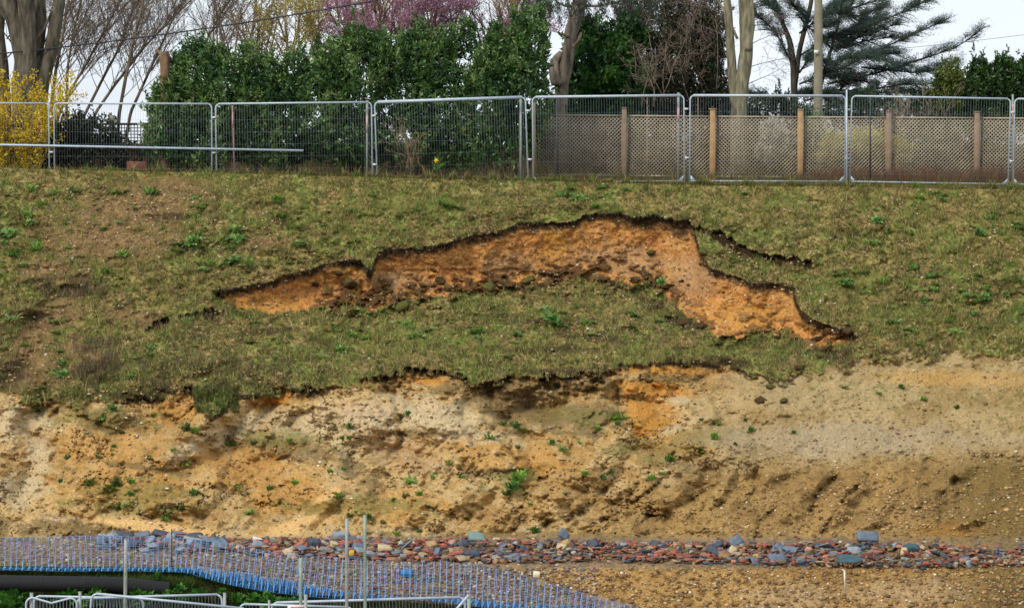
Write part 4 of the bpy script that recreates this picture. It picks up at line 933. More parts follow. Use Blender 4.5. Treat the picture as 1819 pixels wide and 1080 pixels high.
me = mesh_np("hem", hv, [f, q, tri]); me.materials.append(mat("net_deep_blue", (34, 88, 134), rough=.5, var=.5, vscale=9, sub=.25)); me.materials.append(mat("net_bright_blue", (96, 168, 222), rough=.4, var=.15, sub=.2))
me.polygons.foreach_set("material_index", np.concatenate([np.zeros(len(f), np.int32), np.ones(len(q) + len(tri), np.int32)])); obj("folded_hem", me, None, net)
# thin rod holding the netting
p0 = gp1(305, 1012); p1 = pt(305, 939, p0[1] - .05); e = empty("netting_pin", "thin dark steel rod with a forked tip standing in the netting at the left", "rod", p0)
mb = MB(org=p0); mb.tube([p0, p1], .009, 6); mb.tube([pt(304, 948, p0[1] - .05), pt(311, 938, p0[1] - .06)], .006, 5); mb.make("rod", mat("rusty_rod", (74, 66, 66), rough=.8), e)

# ================================================================ DITCH: PIPE, GREENERY, POLES AND LOWER PANELS
pY = 43.55; px = np.linspace(-120, 300, 380); ring = np.arange(380)
pc = P(px, 1035 + 0.0 * px + np.interp(px, [0, 200, 350], [0, 3, 16]), pY + np.interp(px, [150, 330], [0, .3])); rad = .125 + .005 * (ring % 4 < 2)
mb = MB(org=pc[190]); mb.tube(pc, rad, 14); o = mb.make("ribbed_pipe", mat("black_plastic", (9, 9, 10), rough=.8, var=.2, vscale=5, spec=.5), smooth=False); o.location = tuple(pc[190])
tag(o, "black ribbed drainage pipe lying in the grassy ditch below the netting", "pipe")
r = np.random.RandomState(121)
def gblades(name, n_, fx, h0, h1, pal, seed, wid=(.006, .014)):
    r = np.random.RandomState(seed); X, Y = fx(r, n_); B = gp(X, Y); hh = r.uniform(h0, h1, n_)
    cc = np.array(pal, float)[r.randint(0, len(pal), n_)] * r.uniform(.8, 1.15, (n_, 1))
    return tag(blades(name, B, hh, r.uniform(*wid, n_), r.uniform(.3, 1.2, n_), lin(np.clip(cc, 0, 255)) * .7, r), kind='stuff')
def ditch_xy(r, n_):
    X = r.uniform(-80, 880, n_); return X, np.interp(X, *bot_c) + 4 + r.rand(n_) ** 1.0 * 85
gblades("ditch_grass", 26000, ditch_xy, .04, .13, [(70, 92, 34), (56, 78, 30), (92, 104, 48), (104, 96, 58), (62, 58, 36)], 123)
def rim_xy(r, n_):
    X = r.uniform(-80, 420, n_); return X, np.interp(X, *bot_c) + 0 + r.rand(n_) * 9
def pipe_xy(r, n_):
    X = 130 + 210 * r.rand(n_) ** .7; return X, 1042 + r.rand(n_) * 12
gblades("pipe_grass", 3500, pipe_xy, .08, .26, [(84, 116, 40), (66, 98, 34), (104, 118, 56)], 127)
gblades("rim_grass", 16000, rim_xy, .05, .11, [(84, 120, 34), (66, 100, 30), (104, 128, 44)], 125)
NET_ = [rosette(131 + i, 90, .22, [(72, 128, 40), (56, 104, 36), (92, 142, 52)], up=.55, lw=.22) for i in range(3)]
for m_ in NET_: m_.materials.append(weedm)
zz = [("at the far left of the ditch", [(18, 1062, 1.3), (8, 1075, 1.2), (30, 1068, 1.1), (40, 1050, .8), (10, 1050, .8)]), ("over the black pipe at the left", [(118, 1040, 1.0), (128, 1052, 1.1), (140, 1046, .8), (168, 1062, 1.2), (176, 1048, 1.0), (188, 1036, .7), (108, 1056, .8)]),
      ("in the ditch right of the leftmost tall pole", [(245, 1050, .9), (280, 1020, .7), (262, 1060, 1.0), (300, 1056, .9), (330, 1062, .9), (352, 1050, .8), (320, 1042, .7)]), ("in the dark ditch below the hanging blue hem", [(420, 1062, 1.0), (450, 1058, .8), (480, 1066, 1.1), (508, 1070, 1.0), (440, 1074, 1.0), (395, 1048, .7), (530, 1068, .8)])]
for z, L_ in zz:
    for x, y, s_ in L_:
        o = obj("leafy_plant", NET_[R.randrange(3)]); q = gp1(x, y + 10); q = P(x, y + 10, q[1] - .30)[()]; o.location = tuple(float(t) for t in q); o.scale = (s_,) * 3; o.rotation_euler = (.5, 0, R.uniform(0, 6))
        tag(o, "bright green nettle-like plant " + z, "plant", "leafy plants " + z)
def pole(label, px, y0, Y, r_, m, pxb=None, base=1420):
    p1 = np.array(pt(px, y0, Y)); p0 = np.array(pt(pxb or px, base, Y)); p0[2] = -8.6
    mb = MB(org=p0); k = np.linspace(0, 1, 9)[:, None]; mb.tube(p0 * (1 - k) + p1 * k, r_, 10)
    e = empty("scaffold_pole", label, "pole", tuple(p0)); mb.make("tube", m, e, smooth=True)
    mb = MB(org=p0); mb.tube([p1 - [0, 0, .001], p1 + [0, 0, .004]], r_ * .72, 10); mb.make("end_shade_disc", mat("tube_inner_shade", (40, 40, 40)), e)  # dark disc on the capped end paints the shade inside a hollow tube
    return e
gp_ = mat("pole_green_grey", (140, 156, 140), rough=.6, metal=.2, var=.25, vscale=8, bump=.2); gg = mat("pole_grey", (150, 152, 146), rough=.55, metal=.25, var=.25, vscale=8, bump=.2)
pole("tall grey scaffold pole standing in the netting at the left", 223.5, 957, 41.4, .028, gg, 220)
pole("pale green scaffold pole in front of the hanging blue hem", 534, 990, 41.2, .027, gp_, 535)
pole("tall grey pole, left one of the close pair in the middle", 616, 920, 41.2, .027, gg)
pole("tallest greenish pole, right one of the close pair in the middle", 648, 914, 41.4, .024, gp_, 650)
pole("short grey pole stub just right of the pale green pole", 543, 1055, 41.0, .027, gg)
def lowpanel(label, xa, xb, ya, yb, Y, **k):
    a = np.array(pt(xa, ya, Y)); b = np.array(pt(xb, yb, Y)); W_ = float(b[0] - a[0]); H_ = 1.9
    return heras(label, (float(a[0]), Y, float(a[2]) - H_), W=W_, H=H_, rot=(0, -math.atan2(float(b[2] - a[2]), W_), 0), group="mesh fence panels in the pit", pitch=.05, wr=.0018, gus=False, **k)
lowpanel("low mesh panel with a bent V-shaped top rail at the bottom left corner", 44, 134, 1061, 1062, 41.3, sag=.08, rtop=.02)
lowpanel("low mesh panel behind the V-bent one at the bottom left", 56, 250, 1058, 1062, 41.7, rtop=.018)
lowpanel("long low mesh panel crossing behind the leftmost tall pole", 142, 400, 1062, 1055, 41.5, rtop=.020)
lowpanel("low mesh panel with a drooping top rail below the leftmost pole", 141, 420, 1052, 1080, 41.25, rtop=.020)
lowpanel("low mesh panel with a rounded corner just left of the pale green pole", 419, 620, 1072, 1078, 41.5, rtop=.018)
lowpanel("wide low mesh panel running behind the close pair of tall poles", 489, 832, 1070, 1060, 41.6, rtop=.022)
pole("squared steel upright at the left end of the low panels", 56, 1052, 41.35, .026, gg)
pole("steel upright where two low panels meet, left of the leftmost tall pole", 142, 1050, 41.35, .024, gg)
pole("steel upright at the right end of the long low panel", 399, 1052, 41.35, .024, gg)
pole("short upright end just left of the rounded low panel corners", 478, 1065, 41.35, .018, gg)
pole("greenish upright at the netting's lowest point in the middle", 833, 1062, 41.35, .028, gp_)
a = np.array(pt(833, 1056, 41.1)); b = np.array(pt(795, 1100, 41.1)); mb = MB(org=a); mb.tube([a, b], .022, 8); o = mb.make("brace_tube", galv, smooth=True); o.location = tuple(a); tag(o, "slanting steel brace at the right end of the wide low panel", "brace")
# small red and white board on the low panel
a = np.array(pt(526, 1082, 41.15)); e = empty("warning_sign", "small pinkish red and white sign on the low panel by the green pole", "sign", tuple(a))
mb = MB(); mb.box((0, 0, 0), (.26, .008, .14)); mb.make("board", mat("sign_white", (214, 208, 204), rough=.5), e); mb = MB(); mb.box((.02, -.006, -.02), (.2, .006, .13)); mb.make("red_face", mat("sign_red", (196, 92, 100), rough=.5), e)
# short white stake in the cut at the right
p0 = np.array(gp1(1501, 1050)); p1 = np.array(pt(1500, 1013, p0[1] - .05)); e = empty("marker_stake", "short white plastic stake stuck in the brown cut at the right", "stake", tuple(p0))
mb = MB(org=p0); mb.tube([p0, p1], .012, 8); mb.tube([p1, p1 + [-.03, 0, .012]], .012, 8); mb.make("rod", mat("white_plastic", (220, 226, 214), rough=.5), e)
# ================================================================ TREES, SHRUBS AND WIRES BEHIND THE FENCE
def vunit(v): v = np.asarray(v, float); return v / (np.linalg.norm(v) + 1e-9)
def grow(polys, rads, tips, p, d, L_, r_, lvl, rng, kids=(7, 6, 4), spread=.6, up=.25, k=5, wob=.12, ratio=.5, rr_=.5, start=.25, droop=0.0, flat=1.0, rmin=.003):
    p = np.array(p, float); d = vunit(d); pts = [p.copy()]; st = L_ / (k - 1)
    for i in range(k - 1):
        d = vunit(d + np.array([rng.gauss(0, wob), rng.gauss(0, wob) * flat, rng.gauss(0, wob) * .6 + up * .12 - droop * .2]))
        p = p + d * st; pts.append(p.copy())
    pts = np.array(pts); polys.append(pts); rads.append(np.maximum(np.linspace(r_, r_ * .35, k), rmin))
    if lvl <= 0: tips.append(pts); return
    n_ = kids[len(kids) - lvl] if lvl <= len(kids) else kids[0]
    for i in range(n_):
        t = start + (1 - start) * (i + rng.random()) / n_; q = t * (k - 1); a = int(min(q, k - 2)); f_ = q - a
        pp = pts[a] * (1 - f_) + pts[a + 1] * f_; dd = vunit(pts[a + 1] - pts[a])
        s_ = vunit(np.array([rng.gauss(0, 1), rng.gauss(0, 1) * flat, rng.gauss(0, .7)])); s_ = vunit(s_ - dd * (s_ @ dd))
        grow(polys, rads, tips, pp, dd * (1 - spread) + s_ * spread + np.array([0, 0, up * .6 - droop * .5]), L_ * ratio * rng.uniform(.7, 1.15) * (1.15 - .5 * t), max(r_ * (1 - .6 * t) * rr_, rmin), lvl - 1, rng, kids, spread, up, k, wob, ratio, rr_, start, droop, flat, rmin)

def leaves(pts, dirs, L_, W_, cols, rs_, spread=.8):
    """pointed leaves: pts (n,3), dirs (n,3)"""
    n_ = len(pts); d = dirs + rs_.normal(0, spread, (n_, 3)); d /= np.linalg.norm(d, axis=1, keepdims=True)
    s_ = np.cross(d, rs_.normal(0, 1, (n_, 3))); s_ /= np.linalg.norm(s_, axis=1, keepdims=True) + 1e-9
    nrm = np.cross(d, s_)
    L_ = L_[:, None]; W_ = W_[:, None]
    V = np.stack([pts, pts + d * L_ * .5 + s_ * W_ / 2 + nrm * L_ * .06, pts + d * L_ - nrm * L_ * .05, pts + d * L_ * .5 - s_ * W_ / 2 + nrm * L_ * .06], 1).reshape(-1, 3)
    return V, np.arange(n_ * 4).reshape(-1, 4), np.repeat(cols, 4, axis=0)

leafm = mat("evergreen_leaf", rough=.42, attr="Col", var=.12, sub=.22, spec=.45)
softm = mat("blossom", rough=.7, attr="Col", var=.1, sub=.35)
needm = mat("needles", rough=.6, attr="Col", var=.15, sub=.15)
def barkm(n, c): return mat(n, c, rough=.9, var=.75, vscale=11, bump=1.0, bscale=16, spec=.1, stretch=.22)

def leafy_bush(label, name, cat, lobes, Y, pal, n_shoot, per=11, leaf=(.08, .14), lw=.34, seed=1, depth=1.3, group=None, m=None, fill=.42, stemc=(70, 60, 44)):
    """lobes: (px, py, rx, ry) in picture pixels giving the outline; real depth comes from Y +- depth"""
    r = np.random.RandomState(seed); lob = np.array(lobes, float); n_shoot = int(n_shoot * 1.08)
    w = lob[:, 2] * lob[:, 3]; w = w / w.sum(); idx = r.choice(len(lob), n_shoot, p=w)
    u = r.normal(size=(n_shoot, 3)); u /= np.linalg.norm(u, axis=1, keepdims=True)
    u[:, 1] = -np.abs(u[:, 1]) * np.where(r.rand(n_shoot) < .8, 1, -1)
    rad = np.where(r.rand(n_shoot) < fill, r.uniform(.45, .9, n_shoot), r.uniform(.86, 1.10, n_shoot))
    sc_ = Y / F
    L0 = lob[idx]; c = P(L0[:, 0], L0[:, 1], Y)
    rx = L0[:, 2] * sc_; rz = L0[:, 3] * sc_; ry = np.minimum(np.maximum(rx, rz), depth)
    lump = .66 + .64 * fbm(u[:, 0] * 3 + idx * 3.1, u[:, 2] * 3 + u[:, 1] * 2, 3, seed + 7, .6)
    cen = c + u * np.stack([rx, ry, rz], 1) * (rad * lump)[:, None]
    cen = cen[cen[:, 2] > -.15]; n_shoot = len(cen); u = u[:n_shoot] if n_shoot == len(u) else u[c[:, 2] == c[:, 2]][:n_shoot]
    d0 = r.normal(0, .5, (n_shoot, 3)) + np.array([0, -.5, .9]) ; d0 /= np.linalg.norm(d0, axis=1, keepdims=True)
    ns = n_shoot // 12; tp_ = r.choice(n_shoot, ns); hi = cen[tp_] + np.stack([r.normal(0, .05, ns), r.normal(0, .1, ns), r.uniform(.05, .30, ns) * sst(.3, 1.2, cen[tp_][:, 2])], 1); cen = np.concatenate([cen, hi]); n_shoot = len(cen); d0 = np.concatenate([d0, np.tile([0, -.3, 1.], (ns, 1))])
    tone = fbm(cen[:, 0] * 2.2, cen[:, 2] * 2.2, 3, seed + 9, .6)
    pal = np.array(pal, float); ki = np.clip((tone + r.normal(0, .12, n_shoot)) * len(pal), 0, len(pal) - 1).astype(int)
    pos = np.repeat(cen, per, 0) + np.repeat(d0, per, 0) * r.uniform(-.07, .10, (n_shoot * per, 1)); dd = np.repeat(d0, per, 0)
    cc = lin(np.clip(np.repeat(pal[ki], per, 0) * r.uniform(.8, 1.2, (n_shoot * per, 1)), 0, 255)) * .75
    LL = r.uniform(*leaf, n_shoot * per)
    V, Fc, Cl = leaves(pos, dd, LL, LL * lw, cc, r)
    b0 = P(lob[:, 0].mean(), 300, Y)[()]; b0 = np.array([b0[0], Y, -.3])
    e = empty(name, label, cat, tuple(b0), group)
    me = mesh_np("foliage", V - b0, Fc, cols=Cl); obj("foliage", me, m or leafm, e)
    mb = MB(org=b0); ps = []; rd = []
    for k in range(10):
        j = r.randint(len(lob)); tgt = P(lob[j, 0], lob[j, 1], Y)[()]; s0 = b0 + [r.uniform(-.4, .4), r.uniform(-.2, .2), 0]
        t = np.linspace(0, 1, 6)[:, None]; q = s0 * (1 - t) + tgt * t; q[1:-1] += r.normal(0, .06, (4, 3)); ps.append(q); rd.append(np.linspace(.04, .012, 6))
    mb.tubes(ps, rd, 5); mb.make("stems", barkm("shrub_stem", stemc), e)
    return e

LAU = [(46, 76, 42), (64, 98, 50), (86, 122, 60), (112, 144, 74), (146, 168, 104)]
leafy_bush("broad dark laurel at the hedge's left end, rising above the broken stump", "laurel_bush", "laurel", [(350, 150, 48, 62), (320, 215, 60, 70), (400, 190, 56, 80), (290, 250, 38, 50), (360, 265, 70, 45), (300, 180, 34, 40), (345, 98, 20, 30), (395, 112, 20, 30), (318, 120, 16, 24), (370, 92, 12, 22)], 63.2, LAU, 2300, seed=401)
leafy_bush("laurel in the hedge's left middle, lower than its neighbours, behind the scaffold tube's end", "laurel_bush", "laurel", [(460, 175, 50, 55), (500, 200, 52, 70), (440, 225, 50, 65), (500, 260, 60, 45), (440, 112, 22, 34), (480, 128, 22, 30), (525, 130, 30, 40)], 63.4, LAU, 2000, seed=402)
leafy_bush("tall laurel just right of the hedge's dip, below the left side of the pink blossom", "laurel_bush", "laurel", [(590, 130, 44, 52), (625, 165, 60, 70), (570, 195, 50, 80), (620, 250, 70, 55), (632, 78, 26, 34), (670, 86, 22, 34), (690, 110, 40, 46), (600, 96, 18, 30)], 63.2, LAU, 2400, seed=403)
leafy_bush("large laurel at the hedge's centre, under the pink blossom", "laurel_bush", "laurel", [(760, 110, 50, 44), (730, 160, 60, 70), (790, 190, 60, 80), (720, 250, 60, 55), (790, 260, 60, 50), (825, 74, 26, 36), (748, 66, 20, 34), (785, 80, 20, 30), (720, 84, 16, 30)], 63.5, LAU, 2600, seed=404)
leafy_bush("laurel left of the gnarled trunk, under the blossom's right end", "laurel_bush", "laurel", [(885, 120, 50, 56), (860, 190, 55, 75), (930, 170, 50, 80), (880, 260, 70, 50), (950, 84, 30, 60), (925, 56, 20, 40), (880, 78, 16, 34), (960, 40, 14, 30)], 63.2, LAU, 2500, seed=405)
leafy_bush("broad-leaved dark laurel right of the gnarled trunk", "laurel_bush", "laurel", [(1050, 120, 52, 64), (1090, 110, 46, 60), (1045, 70, 34, 40), (1100, 160, 60, 50), (1030, 180, 44, 50), (1120, 60, 30, 40), (1000, 240, 50, 50), (1090, 235, 70, 50)], 66.2, [(32, 64, 34), (46, 86, 42), (66, 110, 50), (96, 138, 62)], 2300, leaf=(.13, .19), seed=406)
leafy_bush("dense evergreen bush in the right corner, its spiky top against the sky", "evergreen_bush", "shrub", [(1760, 170, 50, 44), (1800, 165, 50, 46), (1700, 180, 50, 36), (1740, 130, 18, 26), (1780, 130, 18, 26), (1820, 140, 26, 32), (1750, 215, 110, 30)], 72, [(44, 70, 34), (56, 86, 40), (74, 106, 48), (64, 80, 38)], 3000, per=10, leaf=(.10, .16), seed=407, depth=1.0)
leafy_bush("yellowish green shrub at the left foot of the corner evergreen", "evergreen_bush", "shrub", [(1682, 150, 26, 34), (1670, 190, 30, 30)], 70, [(96, 112, 40), (118, 130, 52), (70, 92, 36)], 500, leaf=(.08, .12), seed=408)
leafy_bush("pale yellow-green shrub seen through the trellis right of the utility pole", "yellow_shrub", "shrub", [(1490, 268, 36, 28), (1540, 262, 50, 26), (1590, 270, 28, 24), (1480, 285, 26, 18)], 65.2, [(196, 196, 84), (220, 212, 104), (236, 224, 124), (150, 160, 70)], 1500, leaf=(.05, .09), seed=409, m=softm, depth=.6)
leafy_bush("white-flecked stand-in shrub for bright patches through the trellis left of the utility pole", "glare_patch_shrub", "shrub", [(1375, 235, 26, 24), (1360, 270, 22, 20), (1405, 265, 16, 26)], 65.3, [(206, 208, 200), (220, 220, 212), (140, 146, 110)], 300, leaf=(.04, .07), lw=.8, seed=410, m=softm, depth=.5)  # shrub added in place of white glare patches behind the trellis
leafy_bush("dark ivy-covered mound behind the fence right of the forsythia", "ivy_mound", "ivy", [(130, 235, 40, 30), (170, 245, 50, 34), (110, 270, 60, 40), (200, 275, 50, 28), (60, 260, 60, 50)], 62.6, [(30, 38, 24), (42, 48, 28), (56, 62, 34), (66, 60, 40)], 1900, per=9, leaf=(.05, .08), lw=.7, seed=411, depth=.5)
leafy_bush("tall ivy-clad conifer mass left of the twin-stemmed trunk", "ivy_conifer", "conifer", [(1200, 120, 44, 90), (1180, 60, 44, 80), (1245, 150, 46, 60), (1262, 60, 36, 70), (1180, 190, 70, 40), (1270, 170, 30, 40), (1160, 150, 50, 50), (1220, 40, 50, 60), (1260, 100, 24, 70), (1130, 30, 30, 50)], 67.0, [(44, 58, 34), (60, 74, 42), (76, 78, 50), (84, 78, 58), (74, 94, 46)], 6000, per=10, leaf=(.06, .10), lw=.3, seed=412, depth=1.2)
for x, w_, lb in ((1150, 60, 'dark low evergreen behind the trellis between the two trunks'), (1290, 60, 'dark low evergreen just behind the twin-stemmed trunk'), (1380, 60, 'dark low evergreen between the twin trunk and the utility pole'), (1530, 70, 'dark low evergreen under the cedar right of the utility pole'), (1630, 60, 'dark low evergreen under the cedar tip'), (1010, 60, "brownish low shrub behind the trellis's first bay"), (1130, 60, "low olive shrub behind the second trellis bay"), (1230, 60, "low dark shrub behind the trellis left of the capped post"), (1330, 50, "low dark shrub behind the trellis under the twin trunk"), (1440, 50, "dark green low shrub at the foot of the utility pole"), (1660, 60, "low brown shrub behind the trellis right of the yellow shrub"), (1760, 60, "low dark shrub behind the trellis before the corner evergreen")):
    if lb.startswith('dark low ever'):
        leafy_bush(lb, "low_shrub", "shrub", [(x - w_ * .4, 205, w_ * .7, 30), (x + w_ * .5, 215, w_ * .7, 34), (x, 250, w_, 40), (x + w_ * .2, 185, w_ * .4, 22)], 70.0, [(40, 58, 42), (52, 72, 46), (70, 92, 54), (48, 62, 52)], 900, per=9, leaf=(.06, .12), lw=.35, seed=600 + x, depth=.7, fill=.5); continue
    leafy_bush(lb, "low_shrub", "shrub", [(x - w_ * .5, 255, w_ * .7, 38), (x + w_ * .4, 265, w_ * .7, 36), (x, 225, w_ * .6, 20)], 66.0, [(92, 78, 60), (78, 74, 46), (66, 70, 38), (104, 84, 62)] if x != 1440 else LAU, 700, per=8, leaf=(.05, .10), lw=.3, seed=420 + x, depth=.6, fill=.6)

# forsythia
def forsythia():
    rng = random.Random(5); polys = []; rads = []; tips = []
    b0 = np.array(pt(25, 300, 62.0)); b0[2] = -.25
    for i in range(26):
        a = rng.uniform(-.75, .75); grow(polys, rads, tips, b0 + [rng.uniform(-.35, .35), rng.uniform(-.2, .2), 0], (a, rng.uniform(-.3, .3), 1.3), rng.uniform(1.5, 3.1) * (1 - .32 * abs(a)), .012, 1, rng, kids=(9,), spread=.5, up=.3, ratio=.32)
    e = empty("forsythia_bush", "bright yellow flowering forsythia behind the fence at the left edge", "forsythia", tuple(b0))
    mb = MB(org=b0); mb.tubes(polys, rads, 4); mb.make("stems", barkm("forsythia_stem", (128, 104, 70)), e)
    r = np.random.RandomState(8); S = np.concatenate(polys); S = S[S[:, 2] > .2]
    n_ = 24000; pos = S[r.randint(len(S), size=n_)] + r.normal(0, .05, (n_, 3)); LL = r.uniform(.035, .065, n_)
    pal = np.array([(236, 204, 26), (248, 220, 48), (214, 180, 24), (180, 160, 40)], float)
    hi = (pos[:, 2] + r.normal(0, .35, n_)) > .75; pos = pos[hi | (r.rand(n_) < .45)]; n_ = len(pos); LL = LL[:n_]
    V, Fc, C_ = leaves(pos, np.tile([0, -.5, .5], (n_, 1)), LL, LL * .7, lin(pal[r.randint(0, 4, n_)]) * .9, r, 1.2)
    obj("flowers", mesh_np("flowers", V - b0, Fc, cols=C_), softm, e)
forsythia()

# thick trunks drawn from centre lines with radii (picture px), knobbly skins
def trunk_mesh(lines, Y, b0, seed, sides=14, rough=.10):
    mb = MB(org=b0); r = np.random.RandomState(seed)
    for ln in lines:
        a = np.array([l[:3] for l in ln], float); dy = np.array([l[3] if len(l) > 3 else 0 for l in ln], float)
        n_ = max(8, int(np.hypot(np.diff(a[:, 0]), np.diff(a[:, 1])).sum() / 5)); s_ = np.concatenate([[0], np.cumsum(np.hypot(np.diff(a[:, 0]), np.diff(a[:, 1])))]); t = np.linspace(0, s_[-1], n_)
        x = np.interp(t, s_, a[:, 0]); y = np.interp(t, s_, a[:, 1]); rd = np.interp(t, s_, a[:, 2]) * Y / F; d = np.interp(t, s_, dy)
        for _ in range(2): x[1:-1] = (x[:-2] + 2 * x[1:-1] + x[2:]) / 4; y[1:-1] = (y[:-2] + 2 * y[1:-1] + y[2:]) / 4
        pts = P(x, y, Y + d); k0 = len(mb.V); mb.tube(pts, rd, sides)
        V = mb.V[-1]; ax = np.repeat(pts, sides, 0); ang = np.tile(np.arange(sides), n_)
        f_ = 1 + rough * 2.5 * (fbm(ang * .9 + seed, np.repeat(t, sides) * .018, 3, seed, .6) - .5) + rough * (fbm(ang * 2.1, np.repeat(t, sides) * .08, 2, seed + 3) - .5)
        mb.V[-1] = ax + (V - ax) * f_[:, None]
    return mb
def ground0(px, Y): p = np.array(pt(px, 300, Y)); p[2] = -.3; return p
b0 = ground0(50, 63.6)
e = empty("multi_stem_tree", "massive grey-brown multi-stemmed tree trunk at the top left corner", "tree", tuple(b0))
trunk_mesh([[(48, 335, 26), (46, 230, 24), (40, 160, 20), (42, 110, 16), (30, 50, 16), (10, -20, 17)], [(50, 300, 22), (54, 190, 18), (52, 110, 13, -.2), (50, 60, 15, -.2), (44, -20, 15, -.3)], [(58, 240, 22), (62, 150, 16), (66, 90, 11, .2), (72, 40, 12, .2), (70, -20, 9, .3)],
            [(60, 230, 22), (70, 160, 16), (88, 100, 12), (98, 50, 12), (108, -20, 10)], [(0, 330, 26, .4), (2, 200, 18, .4), (6, 120, 10, .4), (-2, 60, 9, .4), (4, -20, 8, .4)], [(38, 60, 4), (20, 38, 5), (0, 22, 5), (-20, 0, 5)], [(60, 75, 4, -.1), (80, 50, 2.6, -.1), (92, 20, 2, -.1)]], 63.6, b0, 431).make("trunk", barkm("beech_bark", (92, 86, 74)), e, smooth=True)
rng = random.Random(12); polys = []; rads = []; tips = []
for x, y, dx in ((12, 70, .8), (88, 90, 1), (100, 40, .8), (66, 100, .6), (6, 110, .9), (20, 30, -.4), (50, 20, .4), (30, 90, -.5)): grow(polys, rads, tips, pt(x, y, 63.6), (dx, rng.uniform(-.4, .4), .8), 1.3, .018, 2, rng, kids=(6, 5), up=.2)
mb = MB(org=b0); mb.tubes(polys, rads, 4); mb.make("branches", barkm("twig_dark", (84, 76, 66)), e)

# bare saplings leaning to the right in front of the sky
sap = [("upright bare sapling immediately right of the massive trunk", [(95, 300, 4.5), (92, 180, 4.2), (100, 120, 4), (112, 60, 3.4), (122, -10, 3)], 65),
       ("slender bare tree second right of the massive trunk, forking over the wire", [(128, 300, 4), (118, 200, 3.6), (120, 120, 3.2), (130, 60, 2.6), (150, -20, 2)], 65.5),
       ("bare tree curving right, its stem crossing the wire left of the broken stump", [(90, 240, 3.4), (120, 170, 3.2), (150, 120, 3), (172, 80, 2.8), (215, 0, 2.2)], 66),
       ("leaning bare tree whose stem starts behind the second panel joint", [(120, 300, 4), (150, 205, 3.8), (188, 130, 3.4), (215, 80, 3), (235, 20, 2.2), (240, -20, 2)], 66.4),
       ("bare tree with a thick leaning stem behind the concrete trellis post", [(205, 300, 5), (212, 200, 4.5), (225, 130, 4.2), (238, 70, 3.6), (255, 0, 3)], 65.2),
       ("strongly slanting bare tree ending behind the laurel's left edge", [(140, 300, 4.5), (170, 200, 4), (205, 150, 3.6), (260, 80, 2.6), (320, 20, 2), (350, -10, 1.6)], 66.8),
       ("bare slanting tree right next to the broken stump", [(215, 300, 4.4), (232, 200, 4), (255, 150, 3.4), (280, 95, 2.8), (300, 50, 2.2), (330, -10, 1.8)], 66),
       ("thin bare tree above the left laurel, leaning right", [(330, 300, 3), (345, 140, 2.6), (368, 70, 2.2), (400, 10, 1.6)], 67)]
for k, (lb, ln, Y) in enumerate(sap):
    b0 = ground0(ln[0][0], Y); e = empty("bare_tree", lb, "tree", tuple(b0), "bare young trees at the left"); rng = random.Random(60 + k)
    trunk_mesh([[(a_, c_, w_ * .72) for a_, c_, w_ in ln]], Y, b0, 440 + k, sides=7, rough=.05).make("trunk", barkm("sapling_bark", (122, 108, 88)), e, smooth=True)
    polys = []; rads = []; tips = []
    A = np.array([l[:2] for l in ln], float)
    for j in range(30):
        t = rng.uniform(.28, 1) * (len(A) - 1); i0 = int(min(t, len(A) - 2)); q = A[i0] * (1 - t + i0) + A[i0 + 1] * (t - i0)
        grow(polys, rads, tips, pt(q[0], q[1], Y), (rng.choice((-.35, .7, .9)) * rng.uniform(.5, 1.2), rng.uniform(-.5, .5), 1.0), rng.uniform(.8, 2.0), .010, 2, rng, kids=(7, 5), up=.25, spread=.5, ratio=.5, rmin=.0032)
    mb = MB(org=b0); mb.tubes(polys, rads, 4); mb.make("crown", barkm("sapling_twig", (126, 112, 98)), e)
# broken stump
b0 = ground0(291, 62.9); e = empty("broken_stump", "snapped brown tree stump with a splintered top left of the laurel hedge", "tree stump", tuple(b0))
trunk_mesh([[(293, 320, 10), (294, 200, 9.5), (293, 140, 9), (293, 108, 9), (291, 92, 7)], [(292, 108, 4), (284, 94, 3), (276, 89, 2)], [(298, 112, 3), (301, 96, 1.2)]], 62.9, b0, 450, rough=.22).make("trunk", barkm("stump_bark", (122, 100, 78)), e)
# gnarled tree
b0 = ground0(998, 64.9); e = empty("gnarled_tree", "gnarled pale grey tree with a broken stub limb, in front of the laurels", "tree", tuple(b0))
trunk_mesh([[(996, 335, 10), (997, 200, 10), (999, 150, 12), (1006, 120, 12), (1012, 85, 11), (1014, 60, 12), (1024, 30, 12), (1034, -20, 13)], [(1000, 190, 9), (998, 155, 12), (1004, 130, 7, -.12), (1008, 70, 5, -.14), (1016, 30, 5, -.1)], [(996, 150, 12, -.05), (984, 130, 10, -.1), (986, 110, 8), (999, 95, 6)],
            [(984, 152, 5, -.2), (980, 125, 5.5, -.15), (982, 105, 3)], [(1018, 85, 5), (1030, 68, 4, -.05), (1032, 58, 2)], [(1012, 66, 2.5, -.2), (996, 60, 2, -.25)], [(1018, 84, 2.6, -.2), (1030, 70, 2.2, -.25)],
            [(1018, 12, 3), (1004, 12, 2), (988, 4, 1.6), (980, -10, 1.4)], [(1030, 10, 3), (1060, 12, 2), (1100, 4, 1.6), (1130, -6, 1.4)]], 64.9, b0, 451, rough=.25).make("trunk", barkm("pale_bark", (112, 103, 90)), e, smooth=True)
